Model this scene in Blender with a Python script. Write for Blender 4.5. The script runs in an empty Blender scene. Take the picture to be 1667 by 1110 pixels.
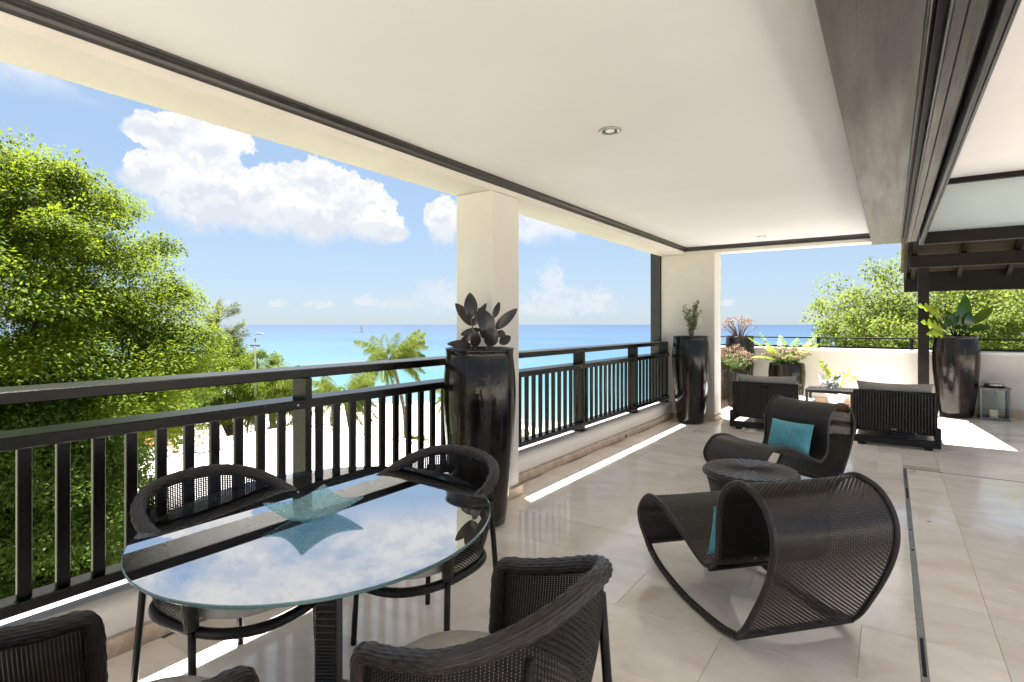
import bpy, bmesh, math, random
import numpy as np
from mathutils import Vector, Matrix
R=math.radians
random.seed(7); rng=np.random.default_rng(7)
scene=bpy.context.scene
COL=scene.collection

# ------------------------------------------------------------------ camera
cam_d=bpy.data.cameras.new('camera'); cam=bpy.data.objects.new('camera',cam_d); COL.objects.link(cam)
cam.location=(0,0,1.5); cam.rotation_euler=(R(90),0,R(34.263))
cam_d.sensor_width=36; cam_d.lens=19.544; cam_d.shift_y=-0.0162; cam_d.clip_start=.05; cam_d.clip_end=60000
scene.camera=cam
# ------------------------------------------------------------------ light
SUNDIR=Vector((-.302,.18,1)).normalized()          # towards the sun
SUN_EL=math.asin(SUNDIR.z); SUN_AZ=math.atan2(SUNDIR.x,SUNDIR.y)
sun_d=bpy.data.lights.new('sun','SUN'); sun=bpy.data.objects.new('sun',sun_d); COL.objects.link(sun)
sun_d.energy=5.0; sun_d.angle=R(.5); sun_d.color=(1,.97,.92)
sun.rotation_euler=(-SUNDIR).to_track_quat('-Z','Y').to_euler()
scene.view_settings.view_transform='Standard'; scene.view_settings.look='None'
scene.view_settings.exposure=2.52; scene.view_settings.gamma=1
scene.cycles.max_bounces=14; scene.cycles.diffuse_bounces=8; scene.cycles.glossy_bounces=5
scene.cycles.transmission_bounces=8; scene.cycles.transparent_max_bounces=24
scene.cycles.sample_clamp_indirect=8; scene.cycles.caustics_reflective=False; scene.cycles.caustics_refractive=False
scene.cycles.use_denoising=True; scene.cycles.denoising_prefilter='ACCURATE'

# ------------------------------------------------------------------ node helper
class NT:
    def __init__(s,tree): s.t=tree; s.n=tree.nodes; s.l=tree.links
    def node(s,typ,**kw):
        n=s.n.new(typ)
        for k,v in kw.items(): setattr(n,k,v)
        return n
    def put(s,sock,v):
        if isinstance(v,bpy.types.NodeSocket): s.l.new(v,sock)
        elif v is not None:
            if sock.type=='RGBA' and len(v)==3: v=(*v,1)
            sock.default_value=v
    def math(s,op,a,b=None,c=None,clamp=False):
        n=s.node('ShaderNodeMath',operation=op,use_clamp=clamp)
        s.put(n.inputs[0],a)
        if b is not None: s.put(n.inputs[1],b)
        if c is not None: s.put(n.inputs[2],c)
        return n.outputs[0]
    def vmath(s,op,a,b=None):
        n=s.node('ShaderNodeVectorMath',operation=op); s.put(n.inputs[0],a)
        if b is not None: s.put(n.inputs[1],b)
        return n.outputs['Value'] if op in('LENGTH','DOT_PRODUCT') else n.outputs[0]
    def noise(s,vec,scale,detail=4,rough=.55,dist=0,out='Fac'):
        n=s.node('ShaderNodeTexNoise'); s.put(n.inputs['Vector'],vec)
        n.inputs['Scale'].default_value=scale; n.inputs['Detail'].default_value=detail
        n.inputs['Roughness'].default_value=rough; n.inputs['Distortion'].default_value=dist
        return n.outputs[out]
    def mix(s,f,a,b,blend='MIX'):
        n=s.node('ShaderNodeMix',data_type='RGBA',blend_type=blend)
        s.put(n.inputs[0],f); s.put(n.inputs[6],a); s.put(n.inputs[7],b); return n.outputs[2]
    def ramp(s,f,lo,hi,a=0.,b=1.):
        n=s.node('ShaderNodeMapRange',interpolation_type='SMOOTHSTEP'); s.put(n.inputs[0],f)
        for i,v in zip((1,2,3,4),(lo,hi,a,b)): s.put(n.inputs[i],v)
        return n.outputs[0]
    def cramp(s,f,stops):
        n=s.node('ShaderNodeValToRGB'); s.put(n.inputs[0],f); e=n.color_ramp.elements
        e[0].position=stops[0][0]; e[0].color=(*stops[0][1],1); e[1].position=stops[-1][0]; e[1].color=(*stops[-1][1],1)
        for p,c in stops[1:-1]:
            q=e.new(p); q.color=(*c,1)
        return n.outputs[0]

# ------------------------------------------------------------------ world
world=bpy.data.worlds.new('World'); scene.world=world; world.use_nodes=True
w=NT(world.node_tree); w.n.clear()
sky=w.node('ShaderNodeTexSky',sky_type='NISHITA',sun_disc=False); sky.sun_elevation=SUN_EL; sky.sun_rotation=SUN_AZ
sky.altitude=10; sky.air_density=1.0; sky.dust_density=.3; sky.ozone_density=2
tc=w.node('ShaderNodeTexCoord'); D=tc.outputs['Generated']
sep=w.node('ShaderNodeSeparateXYZ'); w.put(sep.inputs[0],D)
az=w.math('ARCTAN2',sep.outputs[0],sep.outputs[1]); el=w.math('ARCSINE',sep.outputs[2])
cb=w.node('ShaderNodeCombineXYZ'); w.put(cb.inputs[0],az); w.put(cb.inputs[1],el); AE=cb.outputs[0]
BIG=[(-1.1429,.2876,.0566,.033),(-1.1015,.2718,.0636,.0449),(-1.1707,.222,.0468,.0336),(-1.1057,.2167,.0886,.0534),(-1.022,.2065,.0825,.0501),(-.9704,.1862,.1052,.0397),(-.9265,.2361,.0514,.0356),(-.8793,.2072,.0632,.0427),(-.8349,.1702,.0522,.025),(-.8086,.1607,.0296,.0147),(-.7206,.1822,.0305,.0403)]
SMALL=[(-.9988,.0346,.0169,.0071),(-.9315,.0334,.0237,.0063),(-.8505,.0406,.0228,.0096),(-.7927,.0368,.0425,.0119),(-.7315,.0547,.0391,.0284),(-.701,.0483,.0437,.0197),(-.5269,.0836,.022,.0284),(-.5115,.044,.0635,.0264),(-.4505,.0415,.0432,.0218),(-.5467,.0287,.055,.0121),(-.2275,.0371,.0115,.0062),(-1.0757,.0353,.0105,.0049)]
def cloudmin(lst,shift=0.):
    m=None
    for a,e,ra,re in lst:
        d=w.vmath('LENGTH',w.vmath('MULTIPLY',w.vmath('SUBTRACT',AE,(a,e+shift,0)),(1/ra,1/re,0)))
        m=d if m is None else w.math('MINIMUM',m,d)
    return m
nb=w.noise(D,20,10,.62); ns=w.noise(D,75,8,.62)
nup=w.noise(w.vmath('ADD',D,(-.004,.002,.012)),20,10,.62)
big0=cloudmin(BIG); under=w.ramp(w.math('SUBTRACT',cloudmin(BIG,.02),big0),-.1,.5,0,1)
mb_=w.math('ADD',big0,w.math('MULTIPLY',w.math('SUBTRACT',nb,.5),2.0))
mask_b=w.ramp(mb_,w.math('SUBTRACT',.98,w.math('MULTIPLY',under,.3)),w.math('ADD',1.10,w.math('MULTIPLY',under,.28)),1,0)
ms_=w.math('ADD',cloudmin(SMALL),w.math('MULTIPLY',w.math('SUBTRACT',ns,.5),2.4))
mask_s=w.math('MULTIPLY',w.ramp(ms_,.55,1.3,1,0),.62)
# cloud field over the rest of the sky, above the view
flat=w.vmath('MULTIPLY',w.vmath('ADD',D,(.6,.25,0)),(1,1,1.7))
nf=w.noise(flat,3.4,10,.6,.3)
hi=w.ramp(el,.29,.36,0,1)
mask_f=w.math('MULTIPLY',w.ramp(nf,.40,.57,0,1),hi)
# thin veil left of the column
mask_v=w.math('MULTIPLY',w.ramp(w.math('ADD',cloudmin([(-.56,.173,.075,.026)]),w.math('MULTIPLY',w.math('SUBTRACT',nb,.5),2.2)),.4,1.3,1,0),.75)
mask=w.math('MAXIMUM',w.math('MAXIMUM',mask_b,mask_s),w.math('MAXIMUM',mask_f,mask_v))
SKY_K=0.05
white=(3.6,3.62,3.65); grey=(2.72,2.9,3.15)
gm=w.node('ShaderNodeGamma'); w.put(gm.inputs[0],sky.outputs[0]); gm.inputs[1].default_value=.38
skyc=w.vmath('MULTIPLY',gm.outputs[0],(1.10,1.32,1.60))
relief=w.ramp(w.math('SUBTRACT',nup,nb),-.03,.10,0,1)
core=w.ramp(mb_,.1,.85,0,1)
shade=w.math('MULTIPLY',w.math('ADD',w.math('MULTIPLY',relief,.65),w.math('MULTIPLY',under,.75)),.95,clamp=True)
ccol=w.mix(shade,white,grey)
final=w.mix(mask,skyc,ccol)
bg=w.node('ShaderNodeBackground'); w.put(bg.inputs[0],final); bg.inputs[1].default_value=SKY_K
out=w.node('ShaderNodeOutputWorld'); w.l.new(bg.outputs[0],out.inputs[0])

# ------------------------------------------------------------------ materials
def new_mat(name):
    m=bpy.data.materials.new(name); m.use_nodes=True; t=NT(m.node_tree); t.n.clear()
    o=t.node('ShaderNodeOutputMaterial'); return m,t,o
def pbr(name,col,rough=.5,var=.15,nscale=6,bump=0,bscale=40,spec=.5,metal=0,coat=0,sheen=0,col2=None,stretch=None,coords='Object',rvar=0,cr=.08):
    m,t,o=new_mat(name); b=t.node('ShaderNodeBsdfPrincipled')
    c=t.node('ShaderNodeTexCoord').outputs[coords]
    if stretch: c=t.vmath('MULTIPLY',c,stretch)
    n=t.noise(c,nscale,6,.6)
    c2=col2 or tuple(max(0,x*(1-var*2)) for x in col)
    t.put(b.inputs['Base Color'],t.mix(t.ramp(n,.3,.7),c2,col))
    if rvar: t.put(b.inputs['Roughness'],t.ramp(t.noise(c,nscale*1.7,5),.3,.7,rough-rvar,rough+rvar))
    else: b.inputs['Roughness'].default_value=rough
    b.inputs['Specular IOR Level'].default_value=spec; b.inputs['Metallic'].default_value=metal
    b.inputs['Coat Weight'].default_value=coat; b.inputs['Coat Roughness'].default_value=cr
    b.inputs['Sheen Weight'].default_value=sheen
    if bump:
        bp=t.node('ShaderNodeBump'); bp.inputs['Strength'].default_value=bump; bp.inputs['Distance'].default_value=.01
        t.put(bp.inputs['Height'],t.noise(c,bscale,5,.6)); t.l.new(bp.outputs[0],b.inputs['Normal'])
    t.l.new(b.outputs[0],o.inputs[0]); return m
M={}
M['plaster']=pbr('cream_plaster',(.66,.625,.59),.85,.045,1.3,.3,140,.2)
M['ceil']=pbr('ceiling_paint',(.69,.69,.705),.9,.02,1.2,.08,200,.15)
M['white_wall']=pbr('white_render',(.80,.79,.77),.85,.05,.6,.1,60,.2)
M['skirt']=pbr('travertine_skirting',(.60,.49,.385),.55,.25,9,.4,45,.35,col2=(.42,.32,.23))
M['dwood']=pbr('dark_stained_wood',(.020,.015,.012),.38,.3,5,.35,40,.75,stretch=(1,.12,1),rvar=.07)
M['beamwood']=pbr('lightened_stained_board',(.052,.044,.038),.44,.35,3.5,.5,26,1.0,stretch=(1.6,.16,1),rvar=.09,col2=(.022,.018,.015))  # base colour lifted above the dark wood to imitate grazing sheen
M['dwood2']=pbr('near_black_timber',(.011,.008,.0065),.5,.3,5,.3,50,.18,stretch=(.15,1,1))
M['rail']=pbr('dark_painted_timber',(.0075,.006,.005),.27,.25,5,.12,90,.25)
M['trim']=pbr('dark_grey_moulding',(.03,.029,.028),.30,.15,5,.1,80,.5)
M['wicker']=pbr('dark_brown_wicker',(.027,.0205,.0165),.36,.3,35,0,0,.42)
M['wicker_b']=pbr('black_brown_wicker',(.010,.008,.007),.36,.3,35,0,0,.3)
M['cush']=pbr('grey_linen_cushion',(.55,.52,.475),.95,.08,30,.35,350,.1,sheen=.2)
M['cush_g']=pbr('mid_grey_linen',(.30,.285,.265),.95,.1,30,.35,350,.1)
M['cush_w']=pbr('white_canvas_cushion',(.78,.77,.74),.95,.04,30,.3,300,.1)
M['teal']=pbr('turquoise_linen',(.13,.43,.53),.92,.1,25,.45,320,.1,sheen=.25)
M['metal']=pbr('brushed_steel',(.52,.52,.50),.34,.15,30,.1,150,.5,metal=1)
M['pewter']=pbr('dull_pewter',(.22,.21,.20),.4,.15,30,.1,150,.5,metal=1)
M['dmetal']=pbr('black_painted_metal',(.009,.009,.009),.45,.2,10,.05,90,.2)
M['sand']=pbr('beach_sand',(.66,.56,.43),.95,.08,.25,.3,3,.1)
M['terracotta']=pbr('terracotta_tiles',(.42,.17,.09),.85,.2,3,.3,20,.2)
M['soil']=pbr('potting_soil',(.05,.035,.025),.95,.2,20,.6,60,.1)
M['bark']=pbr('grey_brown_bark',(.17,.13,.10),.9,.25,5,.7,14,.15,stretch=(1,1,.35))
M['bark_d']=pbr('dark_bark',(.075,.055,.042),.9,.25,5,.7,14,.15,stretch=(1,1,.35))
M['palmbark']=pbr('palm_bark',(.26,.20,.15),.9,.25,4,.6,9,.15)
M['stalk']=pbr('woody_stalk',(.20,.13,.08),.8,.2,10)
M['bract']=pbr('dry_pink_flower_heads',(.36,.235,.175),.9,.15,30,col2=(.23,.14,.10))
M['candle']=pbr('cream_wax',(.72,.64,.48),.6,.05,9)
M['greypanel']=pbr('pale_grey_blue_panel',(.46,.53,.55),.55,.04,1,.03,60,.4)
M['boards']=pbr('brown_soffit_boards',(.045,.031,.022),.65,.25,6,.2,40,.2,stretch=(.15,1,1))
M['rooft']=pbr('brown_clay_roof_tile',(.30,.19,.12),.8,.2,4,.3,30,.2)
M['rooftop']=pbr('weathered_roof_sheet',(.55,.52,.48),.8,.15,1,.2,8,.2)
M['pole']=pbr('grey_utility_pole',(.13,.125,.115),.8,.1,4)
M['boatw']=pbr('white_boat_paint',(.8,.8,.78),.4,.03,1)

M['foil']=pbr('silver_foil',(.62,.60,.55),.3,.1,20,metal=1)
M['paper']=pbr('bottle_label_paper',(.70,.62,.42),.7,.05,9)
M['ceramic']=pbr('white_glazed_ceramic',(.76,.73,.68),.35,.03,4)

def mat_floor():
    m,t,o=new_mat('polished_travertine'); b=t.node('ShaderNodeBsdfPrincipled')
    g=t.node('ShaderNodeNewGeometry').outputs['Position']; oi=t.node('ShaderNodeObjectInfo').outputs['Random']
    off=t.node('ShaderNodeCombineXYZ'); t.put(off.inputs[0],t.math('MULTIPLY',oi,37.)); t.put(off.inputs[1],t.math('MULTIPLY',oi,91.))
    p=t.vmath('ADD',g,off.outputs[0])
    vein=t.noise(t.vmath('MULTIPLY',p,(1.2,2.0,1)),2.3,9,.66,.6)
    cloud=t.noise(p,1.5,5,.5,.5); fine=t.noise(p,38,5,.65)
    c=t.mix(t.ramp(vein,.30,.62),(.82,.725,.63),(.92,.85,.775))
    c=t.mix(t.ramp(cloud,.55,.74,0,.7),c,(.66,.56,.455))
    c=t.mix(t.ramp(fine,.62,.78,0,.4),c,(.52,.43,.34))
    tone=t.math('ADD',t.math('MULTIPLY',oi,.13),.92)
    mt=t.node('ShaderNodeCombineXYZ'); [t.put(mt.inputs[i],tone) for i in range(3)]
    c=t.mix(1.,c,mt.outputs[0],'MULTIPLY')
    t.put(b.inputs['Base Color'],c)
    t.put(b.inputs['Roughness'],t.ramp(t.noise(p,5,6,.6),.3,.75,.06,.17))
    b.inputs['Specular IOR Level'].default_value=.8
    bp=t.node('ShaderNodeBump'); bp.inputs['Strength'].default_value=.035; bp.inputs['Distance'].default_value=.004
    t.put(bp.inputs['Height'],t.noise(p,9,4)); t.l.new(bp.outputs[0],b.inputs['Normal'])
    t.l.new(b.outputs[0],o.inputs[0]); return m
M['floor']=mat_floor()
M['grout']=pbr('beige_grout',(.46,.39,.32),.9,.1,20)

def mat_pot(name,seed,col=(.006,.0045,.004),col2=(.022,.013,.009)):
    m,t,o=new_mat(name); b=t.node('ShaderNodeBsdfPrincipled')
    c=t.node('ShaderNodeTexCoord').outputs['Object']
    st=t.vmath('ADD',t.vmath('MULTIPLY',c,(7,7,.8)),(seed,0,0))
    n=t.noise(st,1.6,6,.65,.4)
    t.put(b.inputs['Base Color'],t.mix(t.ramp(n,.42,.7),col,col2))
    t.put(b.inputs['Roughness'],t.ramp(t.noise(st,2.3,5),.35,.7,.06,.24))
    b.inputs['Specular IOR Level'].default_value=.35; b.inputs['Coat Weight'].default_value=0.; b.inputs['Coat Roughness'].default_value=.05
    bp=t.node('ShaderNodeBump'); bp.inputs['Strength'].default_value=.35; bp.inputs['Distance'].default_value=.012
    t.put(bp.inputs['Height'],t.math('ADD',t.noise(st,2.2,5,.6),t.math('MULTIPLY',t.noise(c,16,4),.35))); t.l.new(bp.outputs[0],b.inputs['Normal'])
    t.l.new(b.outputs[0],o.inputs[0]); return m
M['pot']=mat_pot('dark_glazed_ceramic',0)
M['pot2']=mat_pot('grey_brown_glazed_ceramic',4,(.012,.010,.009),(.034,.026,.020))

def mat_leaf(name,col,col2,trans,tw=.45,rough=.5,nscale=1.3,gloss=.3):
    m,t,o=new_mat(name); b=t.node('ShaderNodeBsdfPrincipled'); tr=t.node('ShaderNodeBsdfTranslucent'); mx=t.node('ShaderNodeMixShader')
    c=t.node('ShaderNodeTexCoord').outputs['Object']
    a=t.node('ShaderNodeAttribute'); a.attribute_name='tint'
    n=t.math('ADD',t.math('MULTIPLY',t.ramp(t.noise(c,nscale,4),.3,.7),.5),t.math('MULTIPLY',a.outputs['Fac'],.5))
    t.put(b.inputs['Base Color'],t.mix(n,col2,col)); b.inputs['Roughness'].default_value=rough; b.inputs['Specular IOR Level'].default_value=gloss
    t.put(tr.inputs[0],t.mix(n,tuple(x*.6 for x in trans),trans))
    mx.inputs[0].default_value=tw; t.l.new(b.outputs[0],mx.inputs[1]); t.l.new(tr.outputs[0],mx.inputs[2]); t.l.new(mx.outputs[0],o.inputs[0]); return m
M['leaf_lime']=mat_leaf('lime_green_foliage',(.110,.162,.012),(.036,.075,.008),(.26,.33,.02),.42,.65,1.0,.10)
M['leaf_mid']=mat_leaf('mid_green_foliage',(.07,.12,.018),(.026,.055,.010),(.14,.21,.025),.42,.6,1.3,.12)
M['leaf_alm']=mat_leaf('pale_green_broadleaf',(.15,.205,.04),(.085,.115,.03),(.30,.36,.06),.45,.6,1.3,.15)
M['leaf_cas']=mat_leaf('grey_green_needles',(.19,.215,.125),(.12,.14,.075),(.30,.33,.18),.4,.6,1.3,.1)
M['leaf_palm']=mat_leaf('palm_frond_green',(.12,.16,.024),(.055,.085,.013),(.24,.28,.03),.38,.6,2,.12)
M['leaf_fern']=mat_leaf('yellow_green_frond',(.30,.40,.04),(.18,.29,.03),(.5,.6,.06),.4,.45,6)
M['leaf_dark']=mat_leaf('glossy_dark_green_leaf',(.045,.11,.022),(.02,.06,.012),(.12,.25,.03),.2,.28,5,.6)
M['leaf_rub']=mat_leaf('dark_burgundy_rubber_leaf',(.040,.036,.032),(.022,.018,.017),(.06,.04,.03),.08,.3,5,.6)
M['leaf_olive']=mat_leaf('small_olive_leaves',(.17,.21,.085),(.08,.11,.045),(.28,.34,.12),.3,.5,9)
M['leaf_pale']=mat_leaf('variegated_cream_leaves',(.55,.52,.20),(.25,.33,.06),(.6,.6,.25),.35,.5,14)
M['leaf_suc']=mat_leaf('green_succulent_leaves',(.12,.21,.06),(.06,.12,.03),(.2,.3,.06),.2,.4,9)
M['sail']=mat_leaf('white_sailcloth',(.8,.8,.79),(.75,.75,.74),(.7,.7,.68),.5,.8,1,.1)
def mat_glass(name,tint,ior=1.5,gl=(1,1,1),rough=0.,extra=0.):
    m,t,o=new_mat(name); tr=t.node('ShaderNodeBsdfTransparent'); g=t.node('ShaderNodeBsdfGlossy'); mx=t.node('ShaderNodeMixShader')
    t.put(tr.inputs[0],tint); t.put(g.inputs[0],gl); g.inputs['Roughness'].default_value=rough
    f=t.node('ShaderNodeFresnel'); f.inputs[0].default_value=ior
    t.put(mx.inputs[0],t.math('ADD',f.outputs[0],extra,clamp=True) if ior>1.1 else extra); t.l.new(tr.outputs[0],mx.inputs[1]); t.l.new(g.outputs[0],mx.inputs[2]); t.l.new(mx.outputs[0],o.inputs[0]); return m
M['glass']=mat_glass('clear_glass',(.95,.97,.96),1.22)
M['tglass']=mat_glass('table_glass',(.86,.92,.915),2.2,extra=.42)
M['gedge']=pbr('glass_edge_green',(.16,.27,.27),.12,.1,20,0,0,.5)
M['ice']=mat_glass('clear_acrylic',(.96,.97,.98),1.04,extra=.10)
def mat_dish():
    m,t,o=new_mat('turquoise_bubble_glass'); b=t.node('ShaderNodeBsdfPrincipled'); tr=t.node('ShaderNodeBsdfTransparent'); mx=t.node('ShaderNodeMixShader')
    c=t.node('ShaderNodeTexCoord').outputs['Object']; n=t.noise(c,130,4,.7)
    t.put(b.inputs['Base Color'],t.mix(t.ramp(n,.35,.65),(.26,.50,.54),(.60,.78,.80))); b.inputs['Roughness'].default_value=.12
    tr.inputs[0].default_value=(.72,.90,.92,1); mx.inputs[0].default_value=.34
    bp=t.node('ShaderNodeBump'); bp.inputs['Strength'].default_value=.5; bp.inputs['Distance'].default_value=.004; t.put(bp.inputs['Height'],n); t.l.new(bp.outputs[0],b.inputs['Normal'])
    t.l.new(tr.outputs[0],mx.inputs[1]); t.l.new(b.outputs[0],mx.inputs[2]); t.l.new(mx.outputs[0],o.inputs[0]); return m
M['dish']=mat_dish()
M['bottle']=pbr('dark_green_bottle_glass',(.05,.10,.02),.08,.1,4,0,0,.7,coat=.5)
M['icecube']=mat_glass('ice_cubes',(.80,.86,.90),1.6,extra=.18)
SHORE=[(-400,30),(-95,44.8),(-68.4,50),(-53.3,56.6),(-32.3,49.3),(-24.2,54.8),(-5,75),(30,120),(400,500)]
def mat_sea():
    m,t,o=new_mat('sea_water'); b=t.node('ShaderNodeBsdfPrincipled')
    a=t.node('ShaderNodeAttribute'); a.attribute_name='shore'
    g=t.node('ShaderNodeNewGeometry').outputs['Position']
    n=t.noise(t.vmath('MULTIPLY',g,(1,1,0)),.012,5,.55); n2=t.noise(g,.05,4)
    f=t.math('ADD',a.outputs['Fac'],t.math('MULTIPLY',t.math('SUBTRACT',n,.5),.16))
    c=t.cramp(f,[(0,(.14,.165,.155)),(.10,(.075,.135,.14)),(.24,(.032,.100,.115)),(.38,(.026,.085,.115)),(.55,(.018,.055,.100)),(.78,(.013,.040,.090)),(1,(.008,.027,.075))])
    streak=t.noise(t.vmath('MULTIPLY',g,(.35,1.,0)),.018,6,.6)
    c=t.mix(t.ramp(streak,.35,.68,0,.55),c,t.mix(.5,c,(.06,.10,.135)))
    foam=t.math('MULTIPLY',t.ramp(t.noise(t.vmath('MULTIPLY',g,(.5,1.,0)),.12,6,.65),.52,.62),t.ramp(a.outputs['Fac'],.03,.16,1,0))
    c=t.mix(foam,c,(.4,.42,.42))
    reef=t.math('MULTIPLY',t.ramp(t.noise(t.vmath('MULTIPLY',g,(1,.6,0)),.022,4),.52,.66),t.math('MULTIPLY',t.ramp(f,.14,.22),t.ramp(f,.34,.5,1,0)))
    c=t.mix(t.math('MULTIPLY',reef,.7),c,(.07,.09,.11))
    t.put(b.inputs['Base Color'],c); b.inputs['Roughness'].default_value=.34; b.inputs['Specular IOR Level'].default_value=.22
    bp=t.node('ShaderNodeBump'); bp.inputs['Strength'].default_value=.5; bp.inputs['Distance'].default_value=.35
    t.put(bp.inputs['Height'],t.noise(g,.35,6,.6)); t.l.new(bp.outputs[0],b.inputs['Normal'])
    t.l.new(b.outputs[0],o.inputs[0]); return m
M['sea']=mat_sea()
def mat_ground():
    m,t,o=new_mat('sand_and_garden'); b=t.node('ShaderNodeBsdfPrincipled')
    a=t.node('ShaderNodeAttribute'); a.attribute_name='inland'
    g=t.node('ShaderNodeNewGeometry').outputs['Position']
    f=t.math('ADD',a.outputs['Fac'],t.math('MULTIPLY',t.math('SUBTRACT',t.noise(g,.12,5,.6),.5),.55))
    sand=t.mix(t.noise(g,.6,5),(.43,.385,.33),(.54,.495,.44)); grass=t.mix(t.noise(g,1.6,5),(.045,.08,.022),(.12,.15,.045))
    t.put(b.inputs['Base Color'],t.mix(t.ramp(f,.92,1.04),sand,grass)); b.inputs['Roughness'].default_value=.95; b.inputs['Specular IOR Level'].default_value=.1
    t.l.new(b.outputs[0],o.inputs[0]); return m
M['ground']=mat_ground()

# ------------------------------------------------------------------ mesh helpers
class MB:
    def __init__(s): s.v=[]; s.f=[]; s.k=0; s.smooth=False
    def add(s,verts,faces):
        verts=np.asarray(verts,float).reshape(-1,3); s.v.append(verts); b=s.k; s.k+=len(verts)
        s.f.extend([tuple(i+b for i in f) for f in faces]); return s
    def box(s,x0,x1,y0,y1,z0,z1,ch=0.):
        if ch<=0:
            v=[(x,y,z) for z in(z0,z1) for y in(y0,y1) for x in(x0,x1)]
            return s.add(v,[(0,2,3,1),(4,5,7,6),(0,1,5,4),(1,3,7,5),(3,2,6,7),(2,0,4,6)])
        lo=(x0,y0,z0); hi=(x1,y1,z1); v=[]; idx={}
        for cx in(0,1):
            for cy in(0,1):
                for cz in(0,1):
                    c=[(lo,hi)[q][i] for i,q in enumerate((cx,cy,cz))]; sg=[1 if q==0 else -1 for q in(cx,cy,cz)]
                    for ax in range(3):
                        p=[c[i]+(0 if i==ax else sg[i]*ch) for i in range(3)]
                        idx[(cx,cy,cz,ax)]=len(v); v.append(p)
        f=[]
        for ax in range(3):
            for q in(0,1):
                o=[i for i in range(3) if i!=ax]; quad=[]
                for a,b in((0,0),(1,0),(1,1),(0,1)):
                    c=[0,0,0]; c[ax]=q; c[o[0]]=a; c[o[1]]=b; quad.append(idx[(*c,ax)])
                f.append(tuple(quad))
        for ax in range(3):
            o=[i for i in range(3) if i!=ax]
            for a in(0,1):
                for b in(0,1):
                    c0=[0,0,0]; c0[o[0]]=a; c0[o[1]]=b; c1=list(c0); c1[ax]=1
                    f.append((idx[(*c0,o[0])],idx[(*c1,o[0])],idx[(*c1,o[1])],idx[(*c0,o[1])]))
        for cx in(0,1):
            for cy in(0,1):
                for cz in(0,1): f.append(tuple(idx[(cx,cy,cz,a)] for a in range(3)))
        return s.add(v,f)
    def quad(s,*p): return s.add(p,[tuple(range(len(p)))])
    def tube(s,path,rad,n=10,cap=True,closed=False,radfn=None):
        P=np.asarray(path,float); m=len(P); rad=np.broadcast_to(np.asarray(rad,float),(m,))
        T=np.gradient(P,axis=0) if not closed else np.roll(P,-1,0)-np.roll(P,1,0)
        T/=np.linalg.norm(T,axis=1)[:,None]+1e-9
        up=np.array([0,0,1.]) if abs(T[0][2])<.9 else np.array([1.,0,0])
        N=np.zeros_like(P); a=np.cross(up,T[0]); N[0]=a/np.linalg.norm(a)
        for i in range(1,m):
            q=N[i-1]-T[i]*np.dot(N[i-1],T[i]); N[i]=q/(np.linalg.norm(q)+1e-9)
        B=np.cross(T,N); th=np.arange(n)*2*np.pi/n
        V=np.zeros((m,n,3))
        for i in range(m):
            r=rad[i]*(radfn(i,th) if radfn else 1)
            V[i]=P[i]+(np.cos(th)*r)[:,None]*N[i]+(np.sin(th)*r)[:,None]*B[i]
        f=[]
        for i in range(m if closed else m-1):
            j=(i+1)%m
            for k in range(n): f.append((i*n+k,i*n+(k+1)%n,j*n+(k+1)%n,j*n+k))
        if cap and not closed: f.append(tuple(range(n-1,-1,-1))); f.append(tuple((m-1)*n+k for k in range(n)))
        return s.add(V.reshape(-1,3),f)
    def lathe(s,prof,n=40,c=(0,0),radfn=None):
        m=len(prof); v=[]
        for (r,z) in prof:
            for k in range(n):
                a=2*math.pi*k/n; q=r*(radfn(a,z) if radfn else 1); v.append((c[0]+q*math.cos(a),c[1]+q*math.sin(a),z))
        f=[(i*n+k,i*n+(k+1)%n,(i+1)*n+(k+1)%n,(i+1)*n+k) for i in range(m-1) for k in range(n)]
        f.append(tuple(range(n-1,-1,-1))); f.append(tuple((m-1)*n+k for k in range(n)))
        return s.add(v,f)
    def grid(s,G,flip=False):
        a,b=G.shape[:2]; f=[]
        for i in range(a-1):
            for j in range(b-1):
                q=(i*b+j,(i+1)*b+j,(i+1)*b+j+1,i*b+j+1); f.append(q[::-1] if flip else q)
        return s.add(G.reshape(-1,3),f)
    def mesh(s,name='m',smooth=False):
        me=bpy.data.meshes.new(name); me.from_pydata(np.concatenate(s.v).tolist(),[],s.f); 
        if smooth: me.polygons.foreach_set('use_smooth',[True]*len(me.polygons))
        me.update(); return me
def obj(name,mesh,mat,parent=None,smooth=False,loc=None):
    if isinstance(mesh,MB): mesh=mesh.mesh(name,smooth)
    if mat and not mesh.materials: mesh.materials.append(M[mat] if isinstance(mat,str) else mat)
    o=bpy.data.objects.new(name,mesh); COL.objects.link(o)
    if parent: o.parent=parent
    if loc: o.location=loc
    return o
def tag(o,label=None,cat=None,group=None,kind=None):
    if label: o['label']=label
    if cat: o['category']=cat
    if group: o['group']=group
    if kind: o['kind']=kind
    return o
def thing(name,label,cat,loc=(0,0,0),rz=0,group=None):
    o=bpy.data.objects.new(name,None); COL.objects.link(o); o.location=loc; o.rotation_euler=(0,0,rz); o.empty_display_size=.2
    return tag(o,label,cat,group)
def copy_tree(o,parent=None):
    c=o.copy(); COL.objects.link(c); c.parent=parent
    for ch in list(o.children): copy_tree(ch,c)
    return c
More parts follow.
